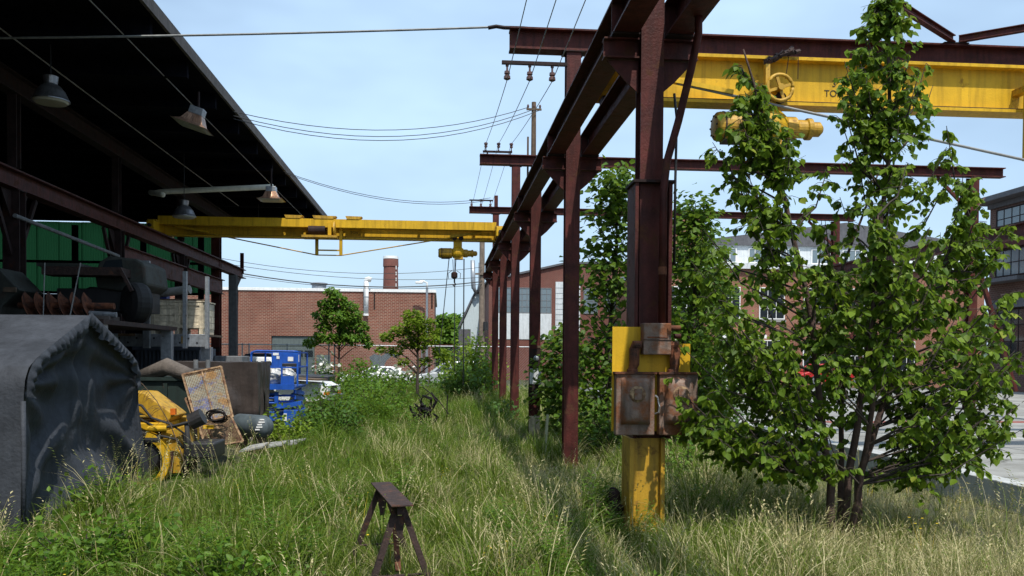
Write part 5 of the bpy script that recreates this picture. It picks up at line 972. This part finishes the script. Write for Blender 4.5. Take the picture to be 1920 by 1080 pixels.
# leaves that show largest (nearest on the near side of the crown) become single parts
score = P[:,1]-S*8+rnd(len(P), 0, .5); idx = np.argsort(score); pick = idx[:300]; rest = idx[300:]
leaves('crown', 'leaf_birch', bt, P[rest], D[rest], S[rest], RO[rest], 1.0)
lm = bpy.data.meshes.new('leaf'); lm.from_pydata([tuple(v) for v in LT], [], LF); lm.update(); lm.materials.append(MT['leaf_birch'])
X_, Y_, Z_ = frames(D, RO)
for i in pick:
    o = bpy.data.objects.new('leaf', lm); scene.collection.objects.link(o); o.parent = bt
    mm = Matrix.Identity(4)
    for r_ in range(3): mm[r_][0] = X_[i][r_]*S[i]; mm[r_][1] = Y_[i][r_]*S[i]; mm[r_][2] = Z_[i][r_]*S[i]; mm[r_][3] = P[i][r_]-ORG[bt.name][r_]
    o.matrix_local = mm
# ---- other trees and bushes
def tree(name, label, base, h, prof, nbr, per, size, mat, tr=.06, bark='bark', low=.25, group=None, droop=-.3, spread=.22, flat=1.0, lean=0):
    t_ = thing(name, label, 'tree', base, group); bx, by, bz = base; m = MB()
    n = 9; m.tube([V(bx+lean*i/n+.05*noise.noise(V(i*.7, bx, by)), by+.05*noise.noise(V(i*.7, by, 3)), -.1+h*.95*i/n) for i in range(n+1)], [tr*(1-i/n)**.8+.006 for i in range(n+1)], 7); P = []; D = []; zs = [q[0] for q in prof]; rsd = [q[1] for q in prof]
    for i in range(nbr):
        u = random.uniform(low, 1.0)
        r = np.interp(u, zs, rsd)*math.sqrt(random.uniform(.12, 1)); a = random.uniform(0, 2*math.pi); tp_ = V(bx+lean*u+r*math.cos(a), by+r*math.sin(a)*flat, u*h)
        zb = max(low*h*.75, u*h-.75*r-.12); b0 = V(bx+lean*zb/h, by, zb); md = b0.lerp(tp_, .5)+V(0,0,.12*r); m.tube([b0, md, tp_], [max(.006, tr*.28), max(.004, tr*.18), .003], 5)
        for q in range(per):
            w_ = random.uniform(.35, 1.05); c0 = (md.lerp(tp_, (w_-.5)*2) if w_ > .5 else b0.lerp(md, w_*2)); off = V(random.gauss(0,1), random.gauss(0,1), random.gauss(0,.7))*spread; P.append(c0+off); D.append(V(off.x, off.y, 0).normalized()*.7+V(random.gauss(0,.5), random.gauss(0,.5), droop+random.gauss(0,.3)))
    m.build('trunk', bark, t_, smooth=True)
    P = np.array([tuple(p) for p in P]); D = np.array([tuple(p) for p in D]); n = len(P)
    leaves('crown', mat, t_, P, D, rnd(n, size*.65, size*1.25), rnd(n, -1, 1), 1.0); return t_
def lobed(name, label, base, trunk_h, tr, lobes, dens, size, mat, droop):
    t_ = thing(name, label, 'tree', base); bx, by, bz = base; m = MB(); n = 8
    m.tube([V(bx+.06*noise.noise(V(i*.6, bx, 1)), by, -.1+trunk_h*i/n) for i in range(n+1)], [tr*(1-.75*i/n) for i in range(n+1)], 8); P = []; D = []
    for dx, dy, z, r in lobes:
        c0 = V(bx+dx, by+dy, z); zb = max(min(z-.55*math.hypot(dx, dy)-.15, trunk_h*.97), trunk_h*.38); b0 = V(bx, by, zb); md_ = b0.lerp(c0, .5)+V(0, 0, .10*abs(dx)+.03); m.tube([b0, b0.lerp(md_, .6)+V(0, 0, .03), md_, c0], [tr*.42, tr*.34, tr*.26, .006], 6)
        for k in range(4): q = c0+Vector(tuple(unit(1)[0]))*r*.9; m.tube([md_.lerp(c0, .6), q], [.008, .003], 4)
        for k in range(int(dens*r*r)):
            d = Vector(tuple(unit(1)[0])); rr_ = r*random.uniform(.45, 1.12)*(1+.35*noise.noise(d*1.7+c0)); p = c0+V(d.x*rr_, d.y*rr_, d.z*rr_*.72); P.append(p); D.append(V(d.x, d.y, 0)*.8+V(random.gauss(0,.45), random.gauss(0,.45), droop+random.gauss(0,.3)))
    m.build('trunk', 'bark', t_, smooth=True); P = np.array([tuple(p) for p in P]); D = np.array([tuple(p) for p in D]); n = len(P)
    leaves('crown', mat, t_, P, D, rnd(n, size*.6, size*1.3), rnd(n, -1, 1), .8); return t_
def BRIGHT(): lobed('young_tree', 'bright yellow-green young tree with open branches by the fence', (-.95, 36, 0), 3.4, .085, [(.1,.1,2.6,.35),(-.2,0,3.75,.36),(.35,.1,3.45,.36),(-.75,-.1,3.1,.38),(-1.25,0,2.85,.28),(0,.2,3.05,.46),(.55,-.2,2.75,.36),(-.45,.2,2.6,.34),(.95,0,2.2,.33),(-.95,.2,2.25,.28),(-.2,-.3,3.4,.38),(.75,.1,3.1,.25),(-1.55,0,2.3,.2),(.3,.1,1.85,.24),(1.25,0,1.9,.25),(-.6,0,1.8,.22)], 2300, .14, 'leaf_bright', .05)
def DARK(): lobed('street_tree', 'dense dark green tree with a thin trunk before the brick facade', (-5.15, 44.2, 0), 4.9, .075, [(-.4,0,5.35,.3),(-.1,0,5.0,.42),(-.7,.1,4.75,.38),(.45,0,4.6,.42),(-.3,.2,4.4,.48),(.75,0,4.1,.4),(-.9,0,4.15,.4),(.1,-.3,4.0,.5),(1.05,.1,3.6,.4),(-.8,.2,3.6,.4),(.3,.3,3.5,.5),(1.2,0,3.1,.35),(-1.0,0,3.05,.35),(.2,0,3.0,.42),(.7,-.2,2.95,.35),(-.4,-.2,3.0,.4),(-1.5,0,2.75,.3),(1.4,0,2.7,.25)], 1500, .19, 'leaf_dark', -.5)
tree('young_tree', 'slender leafy tree standing between the first two runway columns', (3.55, 18.2, 0), 6.1, [(0,.35),(.12,.8),(.3,1.0),(.5,.95),(.7,.72),(.88,.45),(1,.06)], 105, 34, .15, 'leaf_mid', .06, low=.09, flat=.9, lean=.25, spread=.26)
tree('young_tree', 'airy young tree behind the switch boxes, left of the big leafy tree', (5.2, 17.2, 0), 5.3, [(0,.5),(.2,.8),(.5,.95),(.8,.7),(1,.1)], 150, 28, .13, 'leaf_mid', .05, low=.2)
tree('young_tree', 'low leafy sapling growing around the meter box column', (3.1, 21.2, 0), 2.75, [(0,.5),(.4,.75),(.8,.5),(1,.15)], 60, 26, .15, 'leaf_mid', .03, low=.15)
BRIGHT()
tree('young_tree', 'thin leafy tree rising behind the retaining wall thicket', (7.1, 23, 0), 5.6, [(0,.5),(.2,1.0),(.5,1.3),(.8,.9),(1,.15)], 120, 30, .15, 'leaf_mid', .06, low=.15)
DARK()
tree('sapling', 'yellow-green sapling by the orange brick building', (18.6, 50, 0), 4.6, [(0,.6),(.4,1.0),(.8,.9),(1,.2)], 50, 22, .25, 'leaf_bright', .06, low=.3)
for i, (x, y, h, r, lb) in enumerate(((.4, 98, 6.4, 2.0, 'round far tree at the corner of the brick building'), (2.6, 104, 6.7, 2.2, 'far tree between the chimney street and the gabled house'), (1.4, 118, 7.6, 2.4, 'tallest far tree behind the hoist ropes'))): tree('far_tree', lb, (x, y, 0), h, [(0,r*.7),(.4,r),(.7,r*.9),(1,r*.2)], 60, 32, .5, 'leaf_dark', .15, low=.2, spread=.45)
def bush(label, c, r, h, n, size, mat, flowers=None, group=None):
    t_ = thing('bush', label, 'bush', (c[0], c[1], 0), group); m = MB(); rs_ = random.Random(int(c[0]*100+c[1]*7))
    P = []; D = []
    for i in range(max(8, n//40)):
        a = rs_.uniform(0, 2*math.pi); q = rs_.random()**.5; tp_ = V(c[0]+r*q*math.cos(a), c[1]+r*q*math.sin(a), h*(.35+.65*rs_.random())*(1-.45*q*q)); b0 = V(c[0]+.3*r*q*math.cos(a), c[1]+.3*r*q*math.sin(a), -.05)
        m.tube([b0, b0.lerp(tp_, .6)+V(0,0,.05), tp_], [.012, .008, .003], 5)
        for k in range(40):
            w_ = rs_.uniform(.15, 1.05); p = b0.lerp(tp_, w_)+V(rs_.gauss(0,1), rs_.gauss(0,1), rs_.gauss(0,.8))*(.10+.06*r); p.z = max(p.z, .03); P.append(p); D.append(V(rs_.gauss(0,.7), rs_.gauss(0,.7), rs_.gauss(.15,.45)))
    m.build('stems', 'bark', t_); P = np.array([tuple(p) for p in P]); D = np.array([tuple(p) for p in D]); k = len(P)
    leaves('foliage', mat, t_, P, D, rnd(k, size*.6, size*1.3), rnd(k, -1, 1), .75)
    if flowers:
        sel = np.argsort(-P[:,2]+rnd(k, 0, h*.5))[:flowers]; leaves('blossom', 'petal_white', t_, P[sel]+np.array([0,-.1,.08]), unit(flowers)*np.array([1,1,.5])+np.array([0,-.3,.5]), rnd(flowers, .12, .22), rnd(flowers, -1, 1), 1.5)
    return t_
bush('bright green leafy bush in front of the scissor lift', (-3.5, 19.4), .6, 1.0, 1500, .10, 'leaf_bright')
bush('dark green bush between the scissor lift and the scrap tangle', (-2.8, 21.5), .95, 1.45, 2600, .11, 'leaf_bush')
bush('wide low green bush behind the scrap tangle', (-2.2, 27), 1.5, 1.5, 3000, .12, 'weed_leaf')
bush('dark bush below the graffiti on the brick facade', (-3.9, 43.5), 1.5, 1.9, 2600, .19, 'leaf_dark')
bush('white-flowering bush left of the bright young tree', (-2.0, 42.3), 1.3, 1.6, 2200, .17, 'leaf_dark', 90)
bush('white-flowering shrub behind the white pickup nose', (-5.3, 39), .9, 2.0, 1100, .17, 'leaf_bush', 70)
bush('tall yellow-green thicket before the wooden utility pole', (1.6, 41), 1.6, 3.5, 3600, .19, 'leaf_bright')
bush('dark thicket at the foot of the last runway columns', (1.2, 36), 1.2, 2.2, 2600, .17, 'leaf_bush')
bush('small leafy clump between the slim runway columns', (1.9, 27), .55, .9, 800, .12, 'leaf_bush')
bush('leafy undergrowth behind the second runway column', (3.6, 17.0), .8, 1.3, 1500, .12, 'leaf_bush')
bush('low bright bush right behind the yellow column base', (4.0, 13.6), .8, .75, 1300, .09, 'weed_leaf')
bush('leafy thicket along the retaining wall behind the big tree', (6.2, 20), 1.4, 2.3, 3200, .13, 'leaf_bush')
bush('feathery green weed clump in front of the tent corner', (-3.3, 8.3), .75, .62, 1500, .085, 'weed_leaf')
bush('bright feathery weed clump left of the sawhorse', (-1.75, 7.3), .6, .48, 1300, .075, 'weed_leaf')
bush('green weed clump at the foot of the tent gable', (-4.2, 11.2), .5, .55, 800, .08, 'weed_leaf')
bush('green bush at the kerb near the minivan', (.0, 44.6), 1.0, 1.2, 1200, .17, 'leaf_bush')
bush('light green weeds bush beside the dark pickup', (-2.9, 33), 1.3, 1.5, 2400, .14, 'weed_leaf')
# ================================================================ GRASS AND WEEDS
proto = bpy.data.collections.new('plant_prototypes')
class PB:
    def __init__(s): s.v = []; s.f = []
    def blade(s, p, az, h, bend, w, seg=4, seed=0):
        dx, dy = math.cos(az), math.sin(az); b = len(s.v); tw = random.uniform(-.8, .8); sx, sy = -math.sin(az+tw), math.cos(az+tw)
        for i in range(seg+1):
            u = i/seg; r = bend*h*u*u; z = h*(u-.35*bend*u*u*u); ww = w*(1-u)**.6*.5 if i < seg else .0
            c_ = (p[0]+dx*r, p[1]+dy*r, p[2]+z)
            if i < seg: s.v += [(c_[0]-sx*ww, c_[1]-sy*ww, c_[2]), (c_[0]+sx*ww, c_[1]+sy*ww, c_[2])]
            else: s.v.append(c_)
        for i in range(seg-1): s.f.append((b+2*i, b+2*i+1, b+2*i+3, b+2*i+2))
        s.f.append((b+2*seg-2, b+2*seg-1, b+2*seg)); return c_
    def leaf(s, p, d, L, w=.7):
        d = Vector(d).normalized(); x = d.cross(V(0,0,1)); x = x.normalized() if x.length > .01 else V(1,0,0); z = x.cross(d); b = len(s.v)
        for t_ in LT: q = Vector(p)+x*(t_[0]*w*L)+d*(t_[1]*L)+z*(t_[2]*L); s.v.append(tuple(q))
        s.f += [tuple(i+b for i in f) for f in LF]
    def obj(s, name, mat):
        me = bpy.data.meshes.new(name); me.from_pydata(s.v, [], s.f); me.update(); me.materials.append(MT[mat]); o = bpy.data.objects.new(name, me); proto.objects.link(o); return o
G = random.gauss; U = random.uniform
for k in range(3):   # 00-02 green tufts
    b = PB()
    for i in range(34): a = U(0, 6.28); r = U(0, .17); b.blade((r*math.cos(a), r*math.sin(a), -.02), a+G(0, .8), U(.2, .62)*(1.25 if i % 7 == 0 else 1), U(.1, 1.0), U(.008, .017))
    b.obj('p0%d_grass' % k, 'grass_green')
for k in range(2):   # 03-04 dry grass with seed heads
    b = PB()
    for i in range(30):
        a = U(0, 6.28); r = U(0, .18); az = a+G(0, .7); h = U(.35, .85); p = (r*math.cos(a), r*math.sin(a), -.02); bend = U(.25, 1.0); b.blade(p, az, h, bend, U(.007, .014), 5)
        if i % 3 == 0:
            tip = b.blade(p, az+.2, h*1.08, bend*.6, .005, 5)
            for q in range(7): b.leaf((tip[0]-.02*q*math.cos(az)*.6, tip[1]-.02*q*math.sin(az)*.6, tip[2]-.018*q), (G(0,.5)+math.cos(az), G(0,.5)+math.sin(az), .7), U(.025, .045), .35)
    b.obj('p0%d_dry' % (k+3), 'grass_dry')
for k in range(2):   # 05-06 leafy weeds
    b = PB()
    for i in range(8):
        a = U(0, 6.28); r = U(0, .16); az = U(0, 6.28); h = U(.28, .62); p = (r*math.cos(a), r*math.sin(a), -.02); bend = U(.05, .3); b.blade(p, az, h, bend, .008, 4)
        for q in range(18):
            u = .15+.85*q/18; rr = bend*h*u*u; la = q*2.4+i; b.leaf((p[0]+math.cos(az)*rr, p[1]+math.sin(az)*rr, h*u*.97), (math.cos(la), math.sin(la), U(-.1, .6)), U(.05, .10)*(1.15-.5*u), .45)
    b.obj('p0%d_weed' % (k+5), 'weed_leaf')
b = PB()             # 07 low feathery clump
for i in range(90): a = U(0, 6.28); r = U(0, .22); b.leaf((r*math.cos(a), r*math.sin(a), U(.02, .24)), (math.cos(a)+G(0,.5), math.sin(a)+G(0,.5), U(.1, 1.2)), U(.05, .12), .3)
b.obj('p07_feather', 'weed_leaf')
b = PB()             # 08 tall single pale stalk with drooping head
for i in range(3):
    az = U(0, 6.28); tip = b.blade((G(0,.05), G(0,.05), -.02), az, U(.8, 1.15), U(.15, .45), .009, 6)
    for q in range(12): b.leaf((tip[0]-.012*q*math.cos(az), tip[1]-.012*q*math.sin(az), tip[2]-.03*q), (G(0,.4)+math.cos(az), G(0,.4)+math.sin(az), .5), U(.03, .06), .3)
b.obj('p08_stalk', 'grass_dry')
b = PB()             # 09 yellow flowers
for i in range(5):
    p = (G(0,.08), G(0,.08), -.02); tip = b.blade(p, U(0,6.28), U(.35, .6), .2, .005, 4)
    for q in range(6): b.leaf(tip, (math.cos(q*1.05), math.sin(q*1.05), .3), .016, 1.0)
b.obj('p09_flower', 'petal_yellow')
pts = []; rot = []; scl = []; idxs = []
def nn(x, y, f, k=0): return noise.noise(Vector((x*f, y*f, k)))
def put(x, y, i, s_):
    if x > 7.7: return
    if YA-.1 < y < YB+.2 and x < XG+.05: return
    if x < -4.2 and 14.0 < y < 19.5: return
    if x < -3.4 and 22.9 < y < 26 : return
    if x < -5.2 and y > 14: return
    if abs(x-2.4) < .33 and abs(y-10) < .25: return
    pts.append((x, y, gz(x, y)-.01)); rot.append((G(0,.10), G(0,.10), U(0, 6.28))); scl.append(s_); idxs.append(i)
cells = []
y = 4.6
while y < 46:
    step = .16 if y < 9 else (.185 if y < 14 else (.25 if y < 24 else .36)); w_ = .66*y+1.2
    x = max(-7.5, -.68*y-.5)
    while x < min(7.7, .66*y+1.5):
        xx = x+U(-.5,.5)*step; yy = y+U(-.5,.5)*step
        d1 = nn(xx, yy, .35)+.5*nn(xx, yy, 1.1, 4)
        dry = .02+.50*d1
        if xx > 2.9 and yy < 13: dry += .62*min(1, (xx-2.9)/1.2)
        if xx > .2 and yy < 22: dry += .06
        if xx < -1.2: dry -= .15
        weed = .15+.9*nn(xx, yy, .45, 9)+(.38 if xx < -1.0 else -.12)+(.35 if yy > 18 else 0)+(.25 if xx < -1.3 and yy < 9.5 else 0)
        if xx > 3: weed -= .3
        hs = (.82+.62*nn(xx, yy, .8, 2)+.3*nn(xx, yy, 2.3, 6))*(1.12 if yy > 14 else 1)
        if yy < 7.2: hs *= .85
        if xx > 2.8 and yy < 11: hs *= .78
        if xx > 6.0 and yy > 8.5: hs *= .55
        r = random.random()
        if r < dry: i = random.choice((3, 4))
        elif r < dry+max(0, weed)*.75: i = random.choice((5, 6, 7))
        else: i = random.choice((0, 1, 2))
        sc_ = hs*U(.75, 1.2)*(1.2 if yy > 24 else 1.0 if yy > 14 else 1)
        if yy > 19 and i >= 5 and xx < -1.6: sc_ *= 1.2
        if xx < -2.9 and 12.5 < yy < 27: sc_ *= .5
        if (xx+.45)**2+(yy-23)**2 < 4: sc_ *= .6
        if (xx-3.9)**2+(yy-10.6)**2 < .7: sc_ *= 1.5
        if xx > 5.2 and yy > 7.8: sc_ *= .62
        for yc in (16, 22.2, 28.2):
            if abs(xx-2.2) < .9 and yc-3.2 < yy < yc+.3: sc_ *= .5
        if xx < -3.6 and 8.8 < yy < 10.3: sc_ *= .55
        if abs(xx+.45) < .7 and 6.3 < yy < 8.9: sc_ *= .62
        if xx > 4 and yy < 12 and i in (3, 4): sc_ *= 1.05
        put(xx, yy, i, sc_)
        if random.random() < (.030 if yy < 16 else .02): put(xx+.05, yy, 8, U(.65, 1.1))
        if random.random() < .006 and yy < 14: put(xx, yy+.05, 9, U(.8, 1.1))
        x += step
    y += step
for i in range(16): put(U(-4.5, -3.2), U(10.3, 13.6), 8, U(.7, 1.15))
for i in range(40): put(U(5.2, 7.4), U(7.6, 10.5), 8, U(.6, .95))
me = bpy.data.meshes.new('meadow'); me.from_pydata(pts, [], [])
for nm, ty, arr in (('rot', 'FLOAT_VECTOR', np.array(rot, np.float32).reshape(-1)), ('scl', 'FLOAT', np.array(scl, np.float32)), ('idx', 'INT', np.array(idxs, np.int32))):
    at_ = me.attributes.new(nm, ty, 'POINT'); at_.data.foreach_set('vector' if ty == 'FLOAT_VECTOR' else 'value', arr)
mo = bpy.data.objects.new('tall_grass', me); scene.collection.objects.link(mo); kind(mo, 'stuff'); tag(mo, 'tall green and straw-coloured grass and weeds filling the yard', 'grass')
ng = bpy.data.node_groups.new('meadow', 'GeometryNodeTree'); ng.interface.new_socket('Geometry', in_out='INPUT', socket_type='NodeSocketGeometry'); ng.interface.new_socket('Geometry', in_out='OUTPUT', socket_type='NodeSocketGeometry')
ni = ng.nodes.new('NodeGroupInput'); no = ng.nodes.new('NodeGroupOutput'); m2p = ng.nodes.new('GeometryNodeMeshToPoints'); iop = ng.nodes.new('GeometryNodeInstanceOnPoints'); ci = ng.nodes.new('GeometryNodeCollectionInfo'); ci.inputs['Collection'].default_value = proto; ci.inputs['Separate Children'].default_value = True; ci.inputs['Reset Children'].default_value = True
def attr(nm, dt):
    a_ = ng.nodes.new('GeometryNodeInputNamedAttribute'); a_.data_type = dt; a_.inputs['Name'].default_value = nm; return a_.outputs['Attribute']
ng.links.new(ni.outputs[0], m2p.inputs['Mesh']); ng.links.new(m2p.outputs[0], iop.inputs['Points']); ng.links.new(ci.outputs[0], iop.inputs['Instance']); iop.inputs['Pick Instance'].default_value = True
ng.links.new(attr('idx', 'INT'), iop.inputs['Instance Index']); ng.links.new(attr('rot', 'FLOAT_VECTOR'), iop.inputs['Rotation']); ng.links.new(attr('scl', 'FLOAT'), iop.inputs['Scale']); ng.links.new(iop.outputs[0], no.inputs[0])
md = mo.modifiers.new('scatter', 'NODES'); md.node_group = ng
print('tufts', len(pts))
